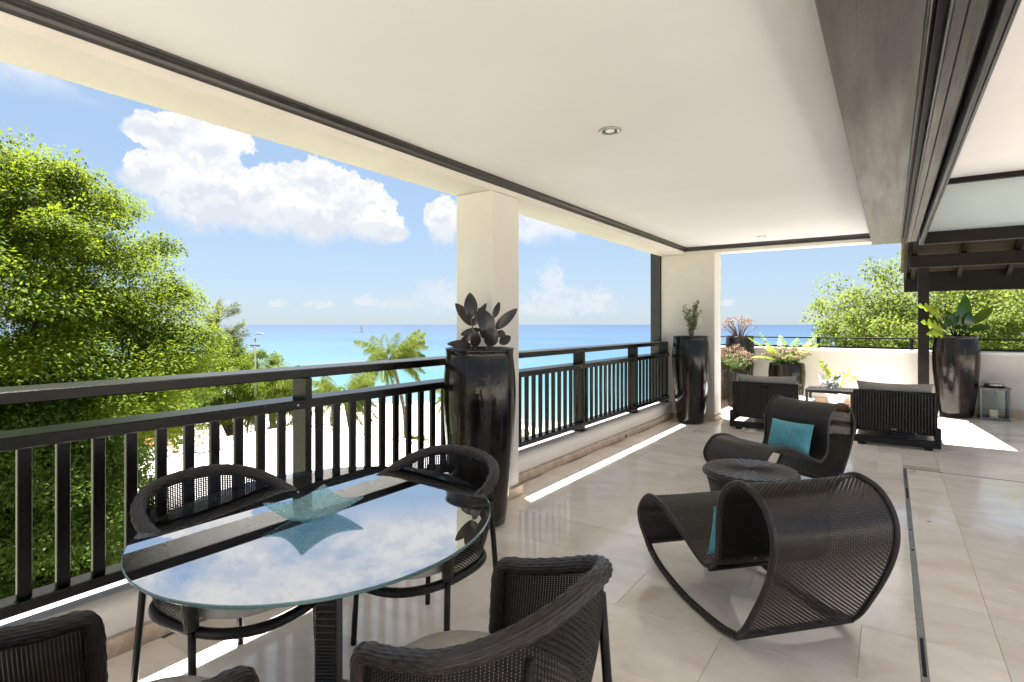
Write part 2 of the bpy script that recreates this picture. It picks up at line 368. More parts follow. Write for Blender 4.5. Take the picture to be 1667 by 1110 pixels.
def spline(pts,n,closed=False):
    P=np.asarray(pts,float); m=len(P)
    if closed: P=np.vstack([P[-1:],P,P[:2]])
    else: P=np.vstack([2*P[0]-P[1],P,2*P[-1]-P[-2]])
    segs=m if closed else m-1; t=np.linspace(0,segs,n,endpoint=not closed); out=[]
    for q in t:
        i=min(int(q),segs-1); u=q-i; a,b,c,d=P[i:i+4]
        out.append(.5*((2*b)+(-a+c)*u+(2*a-5*b+4*c-d)*u*u+(-a+3*b-3*c+d)*u**3))
    out=np.array(out)
    if not closed:                       # even spacing
        L=np.r_[0,np.cumsum(np.linalg.norm(np.diff(out,axis=0),axis=1))]; q=np.linspace(0,L[-1],n)
        out=np.stack([np.interp(q,L,out[:,k]) for k in range(out.shape[1])],1)
    return out
def fastmesh(name,V,F,tint=None,mat=None,attr='tint'):
    """V (n,3), F (m,4) numpy"""
    me=bpy.data.meshes.new(name); n=len(V); m=len(F); k=F.shape[1]
    me.vertices.add(n); me.vertices.foreach_set('co',np.asarray(V,np.float32).ravel())
    me.loops.add(m*k); me.loops.foreach_set('vertex_index',np.asarray(F,np.int32).ravel())
    me.polygons.add(m); me.polygons.foreach_set('loop_start',np.arange(0,m*k,k,dtype=np.int32))
    me.update(calc_edges=True); me.validate()
    if tint is not None:
        a=me.attributes.new(attr,'FLOAT','POINT'); a.data.foreach_set('value',np.asarray(tint,np.float32))
    if mat: me.materials.append(M[mat])
    return me
def unit(a): return a/(np.linalg.norm(a,axis=-1,keepdims=True)+1e-9)
def leaves(centers,axis,normal,length,width,tint,bend=.15):
    """diamond leaves: base, two sides, tip"""
    c=np.asarray(centers); a=unit(axis); n=unit(normal-a*np.sum(normal*a,1,keepdims=True)); s=np.cross(a,n)
    L=np.asarray(length)[:,None]; W=np.asarray(width)[:,None]
    V=np.stack([c,c+a*L*.45+s*W*.5-n*L*bend*.3,c+a*L-n*L*bend,c+a*L*.45-s*W*.5-n*L*bend*.3],1).reshape(-1,3)
    k=len(c); F=np.arange(k*4).reshape(k,4); return V,F,np.repeat(tint,4)

# ================================================================== THE TERRACE
# ---- floor: a grout bed with separate tiles
fl=tag(obj('floor',MB().box(-2.93,5.2,-2.2,11.9,-.30,-.006),'grout'),kind='structure')
M['paving']=pbr('pale_terrace_paving',(.62,.55,.46),.7,.08,1.5,.1,40,.3)
dk=MB().add([(-2.93,-14,-.01),(16,-14,-.01),(16,11.9,-.01),(5.2,11.9,-.01),(5.2,-2.2,-.01),(-2.93,-2.2,-.01)],[(0,1,4,5),(1,2,3,4)])
tag(obj('bounce_terrace',dk,'paving'),kind='structure')  # unseen deck added past the roof to bounce sunlight onto the ceiling
tile_cache={}
def tile(x0,x1,y0,y1):
    x0+=.0008; x1-=.0008; y0+=.0008; y1-=.0008
    k=(round(x1-x0,4),round(y1-y0,4))
    if k not in tile_cache:
        a,b=k; c=.0014; v=[]
        for (i,z) in((0,-.012),(0,-.0016),(c,0)): v+=[(i,i,z),(a-i,i,z),(a-i,b-i,z),(i,b-i,z)]
        f=[(8,9,10,11)]
        for l in(0,4):
            for q in range(4): f.append((l+q,l+(q+1)%4,l+4+(q+1)%4,l+4+q))
        tile_cache[k]=MB().add(v,f).mesh('tile')
    o=obj('tile',tile_cache[k],'floor',fl); o.location=(x0,y0,0)
rowh=.504; TW=1.10
y=2.77-rowh*10; r=0
while y<11.88:
    y1=min(y+rowh,11.895); off=-.67 if r%2==1 else -.12
    x=off-TW*3
    while x<.128:
        a,b=max(x,-2.90),min(x+TW,.107)
        if b-a>.03 and b>-2.90: tile(a,b,y,y1)
        x+=TW
    if y<7.1:
        tile(.135,.42,y,min(y1,7.10)); xs=.42
    else: tile(.107,.42,y,y1); xs=.42
    x=xs
    while x<5.1: tile(x,min(x+TW,5.19),y,y1); x+=TW
    y=y1; r+=1
trk=thing('door_track','recessed steel sliding door track set into the marble floor','door track',(0,0,0))
t_=MB(); t_.box(.1075,.113,-2,7.1,-.01,.002); t_.box(.129,.1345,-2,7.1,-.01,.002); obj('rail_lip',t_,'metal',trk)
obj('channel',MB().box(.113,.129,-2,7.1,-.012,-.002),'metal',trk)
obj('cross_track',MB().box(.152,5.0,7.092,7.1,-.01,.002),'dmetal',trk)
for yy in (2.95,4.55,5.0,5.9,6.75): obj('track_joint',MB().box(.1135,.1285,yy,yy+(.35 if yy in(2.95,5.9) else .02),-.004,.0005),'dmetal',trk)
for xx,yy in((.205,6.98),(.24,5.28)): obj('floor_bolt',MB().lathe([(.012,0),(.012,.004),(.004,.005)],14,(xx,yy)),'metal',trk)

# ---- ceilings and edge beams
CEIL=2.72
tag(obj('ceiling',MB().box(-2.70,-.19,-1.5,8.95,CEIL,CEIL+.3),'ceil'),kind='structure')
tag(obj('room_ceiling',MB().box(.1,2.8,-1.5,9.18,3.335,3.6),'ceil'),kind='structure')
sf=thing('eaves_beam','cream plastered beam along the sea side of the terrace ceiling','beam')
obj('beam_body',MB().box(-3.10,-2.715,-1.5,8.873,2.61,2.72),'plaster',sf)
obj('roof_edge',MB().box(-3.336,-2.69,-1.5,9.3,2.7205,3.05),'plaster',sf)
obj('beam_end',MB().box(-3.10,-2.2505,8.8735,9.2,2.6098,2.7203),'plaster',sf)
ln=thing('end_lintel','cream plastered lintel over the far end of the terrace','beam')
obj('lintel_body',MB().box(-2.25,-.05,8.872,9.17,2.612,2.72),'plaster',ln)
obj('roof_edge',MB().box(-2.68,2.8,8.96,9.3,2.7215,3.05),'plaster',ln)
tr=thing('ceiling_moulding','dark grey moulding framing the cream terrace ceiling','moulding')
def mould(p0,p1,inw,name):
    # ogee profile swept from p0 to p1; inw = inward direction
    prof=[(0,2.652),(.004,2.652),(.010,2.658),(.012,2.668),(.022,2.683),(.040,2.694),(.052,2.698),(.056,2.705),(.064,2.706),(.066,2.712),(.072,2.719),(0,2.719)]
    p0=np.array(p0,float); p1=np.array(p1,float); iw=np.array(inw,float); d=unit(p1-p0)
    A=[]; 
    prof=[(o*.55,z+.004*(z<2.70)) for o,z in prof]
    for q in(0,1):
        for (o,z) in prof:
            b=(p0,p1)[q]+iw*o+ (d*(o if q==0 else -o)); A.append((b[0],b[1],z))
    n=len(prof); f=[(i,(i+1)%n,n+(i+1)%n,n+i) for i in range(n)]
    obj(name,MB().add(A,f),'trim',tr)
mould((-2.714,-1.5),(-2.714,8.871),(1,0),'moulding_strip')
mould((-2.714,8.871),(-.21,8.871),(0,-1),'moulding_strip')
for (x,y,n) in((-1.458,3.234,'near'),(-1.481,8.33,'far')):
    d=thing('downlight','small round recessed downlight in the ceiling, '+('nearer the camera' if n=='near' else 'beside the far lintel'),'downlight',(x,y,CEIL),0,'recessed ceiling downlights')
    obj('trim_ring',MB().lathe([(.070,-.0005),(.070,-.006),(.064,-.010),(.052,-.009),(.047,-.001)],40),'metal',d,True)
    obj('lamp_face',MB().lathe([(.0465,-.0012),(.040,-.0016),(.030,-.002)],32),'dmetal',d,True)
    obj('gimbal',MB().lathe([(.030,-.0022),(.029,-.007),(.022,-.009),(.006,-.0085)],24),'ceramic',d,True)
# ---- dark beam with sliding door head
bm=thing('door_head_beam','wide dark timber beam with sliding door tracks along the ceiling','beam')
obj('wide_board',MB().box(-.215,.105,-1.5,9.175,2.60,2.78,.004),'beamwood',bm)
obj('bead',MB().tube([(.112,-1.5,2.603),(.112,9.17,2.603)],.008,10),'dwood',bm,True)
obj('groove_bed',MB().box(.106,.30,-1.5,9.17,2.66,2.78),'dmetal',bm)
obj('track_bead',MB().box(.168,.178,-1.5,9.172,2.59,2.665,.002),'trim',bm)
obj('head_board',MB().box(.180,.222,-1.5,9.172,2.604,2.665,.003),'beamwood',bm)
obj('head_board',MB().box(.225,.283,-1.5,9.172,2.607,2.665,.003),'beamwood',bm)
obj('edge_board',MB().box(.312,.338,-1.5,9.178,2.555,3.34,.003),'dwood',bm)
obj('edge_lip',MB().box(.339,.352,-1.5,9.18,2.55,2.60,.002),'trim',bm)
obj('track_web',MB().box(.135,.139,-1.5,9.16,2.615,2.665),'dmetal',bm)
# ---- end wall over the opening on the right
pn=thing('transom_panel','pale grey panel between dark timbers above the right opening','panel')
obj('panel_sheet',MB().box(.353,2.8,8.93,9.0,2.68,3.27),'greypanel',pn)
obj('top_trim',MB().box(.353,2.8,8.86,9.0,3.271,3.334,.003),'dwood2',pn)
obj('header_board',MB().box(.353,2.8,8.85,9.02,2.535,2.679,.003),'dwood2',pn)
obj('header_lip',MB().box(.353,2.8,8.845,8.87,2.521,2.534,.002),'trim',pn)

# ---- columns
c=thing('column','square cream column behind the nearest tall planter','column')
obj('shaft',MB().box(-3.099,-2.716,3.693,4.097,.085,2.609,.006),'plaster',c)
obj('plinth',MB().box(-3.125,-2.688,3.668,4.122,0,.0845,.004),'skirt',c)
c=thing('column','wide cream corner column at the far end of the railing','column')
obj('shaft',MB().box(-3.099,-2.252,8.872,9.255,.085,2.609,.006),'plaster',c)
obj('plinth',MB().box(-3.12,-2.232,8.85,9.275,0,.0845,.004),'skirt',c)
obj('switch_plate',MB().box(-2.53,-2.45,8.862,8.871,1.50,1.60,.002),'ceramic',c)
pp=thing('timber_post','dark timber post outside the railing by the corner column','post')
obj('shaft',MB().box(-3.262,-3.106,8.83,8.98,-4,2.715,.004),'dwood',pp)
obj('bracket',MB().box(-3.13,-3.104,8.84,8.86,1.05,1.18),'ceramic',pp)

# ---- kerb wall below the railing
kb=thing('kerb_wall','low cream kerb wall with travertine skirting under the railing','low wall')
def kerb(y0,y1):
    prof=[(-2.918,.0),(-2.918,.165),(-2.914,.168),(-2.914,.196)]
    for k in range(9):
        a=k/8*math.pi/2; prof.append((-2.914-.055*(1-math.cos(a)),.196+.055*math.sin(a)))
    prof+=[(-3.22,.247),(-3.22,-.5),(-2.918,-.5)]
    n=len(prof); V=[(x,yy,z) for yy in(y0,y1) for x,z in prof]
    o=obj('kerb_coping',MB().add(V,[(i,(i+1)%n,n+(i+1)%n,n+i) for i in range(n)]+[tuple(range(n)),tuple(range(2*n-1,n-1,-1))]),'plaster',kb)
kerb(-2.2,3.667); kerb(4.123,8.849)
def skirting(x0,x1,fixed,axis,par,h=.085,th=.026,sgn=1,step=.62):
    p=x0
    while p<x1-.02:
        q=min(p+step*random.uniform(.9,1.1),x1)
        if axis=='y': b=MB().box(fixed,fixed+th*sgn,p+.001,q-.001,.0,h+random.uniform(-.0008,.0008),.002) if sgn>0 else MB().box(fixed-th,fixed,p+.001,q-.001,0,h,.002)
        else: b=MB().box(p+.001,q-.001,fixed-th,fixed,0,h+random.uniform(-.0008,.0008),.002)
        obj('skirting_stone',b,'skirt',par); p=q
skirting(-2.2,3.66,-2.917,'y',kb); skirting(4.126,8.845,-2.917,'y',kb)
obj('weep_pipe',MB().tube([(-2.905,6.9,.028),(-2.872,6.9,.028)],.011,10),'dmetal',kb)

# ---- sea railing
def railing(y0,y1,posts,label,first):
    r_=thing('railing',label,'railing',(0,0,0),0,'dark timber railings on the kerb')
    obj('top_rail',MB().box(-3.23,-2.980,y0,y1,1.170,1.225,.005),'rail',r_)
    obj('middle_rail',MB().box(-3.17,-2.962,y0,y1,.985,1.040,.005),'rail',r_)
    obj('bottom_rail',MB().box(-3.075,-2.962,y0,y1,.305,.352,.005),'rail',r_)
    pm=MB().box(-3.105,-2.967,0,.047,.253,1.1695,.004).mesh('post')
    for p in posts:
        o=obj('post',pm,'rail',r_); o.location=(0,p,0)
        obj('foot_plate',MB().box(-3.12,-2.955,p-.05,p+.09,.2512,.256),'dmetal',r_)
        for zz in(1.012,.33): obj('bolt',MB().tube([(-2.9625,p-.06,zz),(-2.957,p-.06,zz)],.007,8),'metal',r_)
    bmsh=MB().box(-3.022,-2.996,0,.05,.3515,.9855,.003).mesh('baluster'); y=first
    while y<y1-.05:
        if all(abs(y+.025-(p+.023))>.055 for p in posts):
            o=obj('baluster',bmsh,'rail',r_); o.location=(0,y,0)
        y+=.1326
railing(-2.2,3.692,[-1.2,.458,2.108],'long dark railing left of the square column, behind the dining table',.751-.1326*20)
railing(4.098,8.871,[5.84,7.49,8.78],'dark railing between the square column and the corner column',4.12)

# ---- far terrace parapet
pw=thing('parapet_wall','cream parapet wall with stone skirting closing the far sunny terrace','low wall')
obj('wall_body',MB().box(-2.79,5.2,11.9,12.12,-.3,1.0),'plaster',pw)
obj('coping',MB().box(-2.80,5.2,11.88,12.14,1.0003,1.05,.006),'white_wall',pw)
obj('wall_body',MB().box(-3.05,-2.791,9.3,12.12,-.3,1.0),'plaster',pw)
obj('coping',MB().box(-3.07,-2.772,9.3,12.14,1.0007,1.0504,.006),'white_wall',pw)
skirting(-2.76,5.1,11.899,'x',pw,.13,.022); skirting(9.3,11.87,-2.789,'y',pw,.13,.022)
rl=thing('metal_railing','thin black metal rail on top of the far parapet','railing')
obj('top_rail',MB().box(-2.92,5.2,11.98,12.03,1.235,1.262,.003),'dmetal',rl)
obj('bottom_rail',MB().box(-2.92,5.2,11.985,12.025,1.062,1.095,.003),'dmetal',rl)
for xx in(-2.7,-1.16,.28,1.8,3.3): obj('upright',MB().box(xx,xx+.05,11.988,12.022,1.051,1.2345,.002),'dmetal',rl)
obj('side_rail',MB().box(-2.94,-2.90,9.32,11.979,1.236,1.261,.003),'dmetal',rl)
obj('side_rail',MB().box(-2.935,-2.905,9.32,11.984,1.063,1.094,.003),'dmetal',rl)

# ---- timber pergola roof on the right
pg=thing('pergola','dark timber lean-to roof on a square post over the far right terrace','pergola')
obj('post',MB().box(.377,.527,11.48,11.63,0,2.445,.006),'dwood2',pg)
obj('beam',MB().box(.262,5.0,11.47,11.64,2.446,2.65,.006),'dwood2',pg)
obj('beam_lip',MB().box(.262,5.0,11.462,11.4695,2.44,2.452),'trim',pg)
SL=.40
def rz(yy): return 2.652+(11.55-yy)*SL
def slab(x0,x1,ya,yb,t0,t1):
    return MB().add([(x,yy,rz(yy)+t) for t in(t0,t1) for yy in(ya,yb) for x in(x0,x1)],[(0,2,3,1),(4,5,7,6),(0,1,5,4),(1,3,7,5),(3,2,6,7),(2,0,4,6)])
for i,xx in enumerate((.30,.95,1.6,2.25,2.9,3.55,4.2)): obj('rafter',slab(xx,xx+.065,9.05,12.42,.002,.14),'dwood2',pg)
yy=9.06
while yy<12.4:
    obj('board',slab(.24,5.0,yy,min(yy+.118,12.43),.141,.160),'boards',pg); yy+=.121
obj('fascia',MB().box(.20,5.0,12.44,12.475,2.09,2.50,.004),'dwood2',pg)
obj('barge_board',slab(.195,.235,9.06,12.439,-.03,.19),'dwood2',pg)
tl=MB()
yy=9.06
while yy<12.4:
    for k in range(22):
        x=.15+k*.22; tl.add([(x+dx,q,rz(q)+z) for q,zz in((yy,.0),(yy+.30,.0)) for dx,z in((0,.165),(.05,.20),(.15,.205),(.21,.168))]+[(x+dx,q,rz(q)+z-.02) for q in(yy,yy+.30) for dx,z in((0,.165),(.05,.20),(.15,.205),(.21,.168))],[(0,1,5,4),(1,2,6,5),(2,3,7,6),(8,12,13,9),(9,13,14,10),(10,14,15,11),(0,8,9,1),(1,9,10,2),(2,10,11,3),(4,5,13,12),(5,6,14,13),(6,7,15,14),(0,4,12,8),(3,11,15,7)])
    yy+=.26
tag(obj('roof_tiles',tl,'rooft',pg),kind='stuff')
obj('gutter',MB().box(.2,5.0,12.4755,12.52,2.42,2.50,.004),'dmetal',pg)

# ================================================================== FURNITURE
def weave(G,wu,wv,amp):
    """woven strands over a grid G (A,B,3): long strands along axis 0, cross strands along axis 1"""
    A,B=G.shape[:2]
    Tu=unit(np.gradient(G,axis=0)); Tv=unit(np.gradient(G,axis=1)); N=unit(np.cross(Tu,Tv))
    par=((np.add.outer(np.arange(A),np.arange(B))%2)*2-1)[...,None]
    P=G+N*amp*par; Q=G-N*amp*par; V=[];F=[]; k=0
    a=P-Tv*wu/2; b=P+Tv*wu/2                       # along axis 0
    V+= [a.reshape(-1,3),b.reshape(-1,3)]; I=np.arange(A*B).reshape(A,B)
    F.append(np.stack([I[:-1],I[1:],I[1:]+A*B,I[:-1]+A*B],-1).reshape(-1,4)); k=2*A*B
    a=Q-Tu*wv/2; b=Q+Tu*wv/2
    V+= [a.reshape(-1,3),b.reshape(-1,3)]
    F.append(np.stack([I[:,:-1],I[:,:-1]+A*B,I[:,1:]+A*B,I[:,1:]],-1).reshape(-1,4)+k)
    me=fastmesh('weave',np.concatenate(V),np.concatenate(F)); me.polygons.foreach_set('use_smooth',[True]*len(me.polygons)); return me
def braid(path,r,ns=16,pitch=.05,step=.008,n=64,depth=.17,closed=False):
    P=np.asarray(path,float); L=np.linalg.norm(np.diff(P,axis=0),axis=1).sum(); m=max(int(L/step),8)
    P=spline(P,m)
    def rf(i,th):
        j=np.floor(th/(2*np.pi)*ns); ph=i*step/pitch*2*np.pi+(j%2)*np.pi
        return 1-depth/2+depth*np.abs(np.sin(th*ns/2))**.6*(.62+.38*np.cos(ph))
    return MB().tube(P,r,n,radfn=rf)
def wrap(path,r,pitch=.009,step=.003,n=14,depth=.12):
    P=np.asarray(path,float); L=np.linalg.norm(np.diff(P,axis=0),axis=1).sum(); m=max(int(L/step),6); P=spline(P,m)
    return MB().tube(P,r,n,radfn=lambda i,th:1-depth*(1-np.abs(np.sin(i*step/pitch*np.pi+th*.5))**.5))
def pillow(lx,ly,th,n=22,seed=0,pinch=.06,wr=.006):
    """rounded pillow in local xy, thickness along z"""
    q=np.random.default_rng(seed); u=np.linspace(-1,1,n); X,Y=np.meshgrid(u,u,indexing='ij')
    prof=((1-np.abs(X)**3.2).clip(0)*(1-np.abs(Y)**3.2).clip(0))**.55
    px_=X*lx/2*(1-pinch*(1-Y**2)*np.abs(X)**3); py=Y*ly/2*(1-pinch*(1-X**2)*np.abs(Y)**3)
    wv=wr*(np.sin(X*5+q.uniform(0,6))*np.sin(Y*4+q.uniform(0,6))+.6*np.sin(X*9+Y*7+q.uniform(0,6)))
    Gt=np.stack([px_,py,th/2*prof+wv*prof],-1); Gb=np.stack([px_,py,-th/2*prof+wv*prof*.5],-1)
    m=MB(); m.grid(Gt); m.grid(Gb,True); return m

# ---- rocking loungers
PROF=[(.882,.155),(.968,.238),(.990,.315),(.938,.395),(.851,.448),(.714,.443),(.588,.401),(.470,.356),(.361,.308),(.279,.279),(.230,.283),(.173,.317),(.149,.381),(.146,.470),(.142,.547),(.131,.626),(.101,.689),(.049,.736),(-.025,.765),(-.103,.754),(-.162,.728),(-.211,.677),(-.239,.621),(-.248,.568),(-.243,.500),(-.218,.414),(-.176,.319),(-.118,.213),(-.057,.112),(-.003,.050)]
RUN=[(-.003,.050),(.110,.026),(.259,.018),(.425,.020),(.565,.036),(.716,.068),(.824,.114),(.882,.158)]
def make_rocker():
    W=.64
    t=thing('rocking_chair','','rocking chair')
    A=250; B=50; pr=spline(PROF,A); yy=np.linspace(W/2,-W/2,B)
    G=np.zeros((A,B,3)); G[:,:,0]=pr[:,None,0]; G[:,:,2]=pr[:,None,1]; G[:,:,1]=yy[None,:]
    sag=(1-(yy/(W/2))**2)*.012; G[:,:,2]-=sag[None,:]*.6
    sh=obj('woven_shell',weave(G,.0104,.0094,.0028),'wicker',t)
    for s in(1,-1):
        e=[(x,s*W/2,z) for x,z in pr]
        obj('edge_rail',wrap(e,.0155,.008,.004,12,.10),'wicker',t,True)
        obj('runner',wrap([(x,s*W/2,z) for x,z in RUN],.019,.030,.004,12,.12),'wicker',t,True)
    for x,z,r in((.882,.155,.016),(.226,.266,.014),(-.003,.05,.018)):
        obj('cross_bar',wrap([(x,-W/2,z),(x,0,z),(x,W/2,z)],r,.009,.006,10,.08),'wicker',t,True)
    return t
ra=make_rocker(); ra.location=(-.376,2.965,0); ra.rotation_euler=(0,0,R(137.85))
tag(ra,'curved dark wicker rocking lounger nearest the camera, seen from behind',group='wicker rocking loungers')
rb=copy_tree(ra); rb.location=(-.687,6.031,0); rb.rotation_euler=(0,0,R(241.8))
tag(rb,'curved dark wicker rocking lounger facing the camera behind the round stool')
def put_pillow(par_loc,rz,local,lx,ly,th,lean,label,seed):
    o=obj('cushion',pillow(lx,ly,th,24,seed,.07,.004),'teal',None,True)
    Mx=Matrix.Translation(par_loc)@Matrix.Rotation(rz,4,'Z')@Matrix.Translation(local)@Matrix.Rotation(lean,4,'Y')@Matrix.Rotation(R(90),4,'Z')
    o.matrix_world=Mx; tag(o,label,'cushion',group='turquoise cushions'); return o
put_pillow((-.376,2.965,0),R(137.85),(.232,.10,.455),.42,.27,.11,R(78),'turquoise cushion mostly hidden in the nearest rocking lounger',1)
put_pillow((-.687,6.031,0),R(241.8),(.245,.02,.445),.44,.29,.13,R(74),'turquoise rectangular cushion on the rocking lounger behind the stool',2)

# ---- round wicker stool
st=thing('wicker_stool','round dark wicker drum stool between the two rocking loungers','stool',(-.87,4.44,0))
def ribs(a,z): return 1+.010*abs(math.sin(a*48))
obj('drum',MB().lathe([(.235,.0),(.242,.03),(.262,.16),(.290,.30),(.312,.375)],288,radfn=lambda a,z:1-.012+.024*abs(math.cos(a*36))**.7),'wicker',st,True)
rim=[]
for k in range(13):
    a=k/12*math.pi; rim.append((.318+.013*math.sin(a)-.002*k/12,.378+.042*(k/12)))
def topz():
    m=MB(); n=240; rr=[.326,.322,.31,.27,.21,.15,.10,.05,.015]; V=[]
    for i,r in enumerate(rr):
        for k in range(n):
            a=2*math.pi*k/n; V.append((r*math.cos(a),r*math.sin(a),.415+(.004 if 0<i<8 else 0)-.003*math.cos(a*30)*(1 if i>0 else 0)+(-.006 if i==0 else 0)))
    f=[(i*n+k,i*n+(k+1)%n,(i+1)*n+(k+1)%n,(i+1)*n+k) for i in range(len(rr)-1) for k in range(n)]; f.append(tuple((len(rr)-1)*n+k for k in range(n)))
    return m.add(V,f)
obj('woven_top',topz(),'wicker',st)
obj('top_rim',braid([(.318*math.cos(a),.318*math.sin(a),.392) for a in np.linspace(0,2*math.pi,60)],.021,10,.04,.009,30,.14),'wicker',st,True)

# ---- dining chairs
def make_chair():
    t=thing('dining_chair','','chair')
    def plan(a,rx,ry,p=2.6):            # a: -1..1 around the back from arm to arm
        th=math.pi/2+ (a+1)/2*math.pi   # pi/2 .. 3pi/2
        c,s=math.cos(th),math.sin(th)
        return -abs(c)**(2/p)*rx, (1 if s>0 else -1)*abs(s)**(2/p)*ry
    # rim: arm front -> back -> arm front
    n=60; rimp=[]
    for k in range(n+1):
        a=-1+2*k/n; x,y=plan(a,.275,.30); z=.85-.115*abs(a)**1.7; rimp.append((x-.02,y,z))
    left=[(.165,.268,.43),(.168,.280,.52),(.170,.290,.61)]+[(.168,.296,.66),(.156,.299,.690),(.125,.300,.704),(.06,.300,.714)]
    right=[(x,-y,z) for x,y,z in left[::-1]]
    path=left+rimp[2:-2]+right
    obj('rim',braid(path,.0245),'wicker',t,True)
    # woven shell between rim and seat ring
    A=52; 
    full=[(.16,.298,.69),(.08,.300,.708)]+rimp[3:-3]+[(.08,-.300,.708),(.16,-.298,.69)]
    NV=132; topc=spline(full,NV)
    bot=[]
    for k in range(61):
        a=-1+2*k/60; x,y=plan(a,.235,.255,2.4); bot.append((x,y,.415))
    bot=[(.16,.262,.42),(.08,.260,.418)]+bot[2:-2]+[(.08,-.260,.418),(.16,-.262,.42)]
    botc=spline(bot,NV)
    G=np.zeros((NV,A,3))
    for j in range(A):
        f=j/(A-1); bulge=.018*math.sin(f*math.pi)
        G[:,j]=topc*(1-f)+botc*f
        r=unit(G[:,j]*[1,1,0]); G[:,j]+=r*bulge
    obj('woven_shell',weave(G,.0049,.0084,.0022),'wicker_b',t)
    def ring():
        P=[]
        for k in range(72):
            a=2*math.pi*k/72; c,s=math.cos(a),math.sin(a); e=2/2.5
            P.append((abs(c)**e*math.copysign(1,c)*(.36 if c>0 else .24)+.005,abs(s)**e*math.copysign(1,s)*.265,.41))
        P.append(P[0]); return P
    obj('seat_ring',wrap(ring(),.020,.009,.004,12,.1),'wicker_b',t,True)
    seat=MB(); 
    u=np.array([0,.3,.55,.75,.87,.94,.975,.993,1.]); th=np.linspace(0,2*np.pi,49)[:-1]
    def layer(z0,sgn):
        V=[];
        for r in u:
            for a in th:
                c,s=math.cos(a),math.sin(a); e=2/2.6
                x=abs(c)**e*math.copysign(1,c)*(.350 if c>0 else .228)*r; y=abs(s)**e*math.copysign(1,s)*.254*r
                V.append((x,y,z0+sgn*(.034*(1-r**14)**.5+.014*(1-r*r))))
        f=[(i*48+k,(i+1)*48+k,(i+1)*48+(k+1)%48,i*48+(k+1)%48) for i in range(8) for k in range(48)]
        seat.add(V,f if sgn>0 else [q[::-1] for q in f])
    layer(.474,1); layer(.474,-1)
    obj('seat_cushion',seat,'cush',t,True)
    tb=lambda p,q,r=.0135:MB().tube(spline([p,((np.array(p)+np.array(q))/2),q],6),r,10)
    for s in(1,-1):
        obj('leg',tb((.165,.268*s,.42),(.185,.278*s,0)),'wicker_b',t,True)
        obj('leg',tb((-.255,.185*s,.76),(-.29,.235*s,0)),'wicker_b',t,True)
    return t
ch=make_chair()
CH=[((-.915,1.22),180,'dark wicker tub chair at the near right of the glass table'),
    ((-1.81,1.93),272,'dark wicker tub chair beyond the glass table beside the nearest planter'),
    ((-2.22,1.235),5,'dark wicker tub chair between the glass table and the railing'),
    ((-1.49,.50),100,'dark wicker tub chair cut off at the bottom left corner')]
for i,((x,y),a,lb) in enumerate(CH):
    o=ch if i==0 else copy_tree(ch); o.location=(x,y,0); o.rotation_euler=(0,0,R(a)); tag(o,lb,group='wicker chairs round the glass table')

# ---- glass dining table
tbl=thing('dining_table','oval clear glass dining table on a dark wicker pedestal','table',(-1.851,1.42,0),R(-57.2))
E_A,E_B=.734,.644
def ell(k,z,n=96): return [(math.cos(2*math.pi*i/n)*(E_A-k),math.sin(2*math.pi*i/n)*(E_B-k),z) for i in range(n)]
m=MB(); n=96; m.add(ell(.003,.75),[tuple(range(n))]); m.add(ell(.003,.738),[tuple(range(n-1,-1,-1))]); gt=obj('glass_top',m,'tglass',tbl)
m=MB(); m.add(ell(.003,.738)+ell(0,.741)+ell(0,.747)+ell(.003,.75),[(l*n+k,l*n+(k+1)%n,(l+1)*n+(k+1)%n,(l+1)*n+k) for l in range(3) for k in range(n)]); obj('polished_edge',m,'gedge',gt)
def sqcol():
    m=MB(); r=.0425; q=[]
    for i in range(180):
        z=.03+.69*i/179; k=1+.05*abs(math.sin(i*.9)); q.append([(x*k,y*k,z) for x,y in((-r,-r+.008),(-r+.008,-r),(r-.008,-r),(r,-r+.008),(r,r-.008),(r-.008,r),(-r+.008,r),(-r,r-.008))])
    return m.add(np.array(q),[(i*8+k,i*8+(k+1)%8,(i+1)*8+(k+1)%8,(i+1)*8+k) for i in range(179) for k in range(8)])
obj('pedestal',sqcol(),'wicker_b',tbl)
obj('base_plate',MB().lathe([(.12,0),(.12,.012),(.10,.022),(.05,.03)],48),'wicker_b',tbl,True)
for a in range(4):
    ca,sa=math.cos(a*math.pi/2+.5),math.sin(a*math.pi/2+.5)
    obj('support_arm',MB().tube([(0,0,.70),(ca*.2,sa*.2,.722),(ca*.30,sa*.30,.730)],.012,8),'wicker_b',tbl,True)
    obj('pad',MB().lathe([(.022,.729),(.022,.7378)],16,(ca*.30,sa*.30)),'metal',tbl)
# ---- square glass dish
C4=np.array([(-1.989,1.224),(-2.008,1.516),(-1.733,1.495),(-1.717,1.202)]); cc=C4.mean(0)
dish=MB(); n=25; u=np.linspace(-1,1,n)
def dishz(): 
    G=np.zeros((n,n,3))
    for i,a in enumerate(u):
        for j,b in enumerate(u):
            p=((1-a)*(1-b)*C4[0]+(1-a)*(1+b)*C4[1]+(1+a)*(1+b)*C4[2]+(1+a)*(1-b)*C4[3])/4
            e=max(abs(a),abs(b)); r=math.sqrt(a*a+b*b)/1.414
            pin=1-.07*(e**2)*(1-min(abs(a),abs(b))**2)
            q=cc+(p-cc)*pin
            z=.0+.052*max(0,(r-.36)/.64)**1.05+.006*max(0,(e-.55)/.45)
            G[i,j]=(q[0],q[1],z)
    return G
G=dishz(); dish.grid(G+[0,0,.7585],True); dish.grid(G+[0,0,.7525])
edge=[G[i,0] for i in range(n)]+[G[n-1,j] for j in range(n)]+[G[i,n-1] for i in range(n-1,-1,-1)]+[G[0,j] for j in range(n-1,-1,-1)]
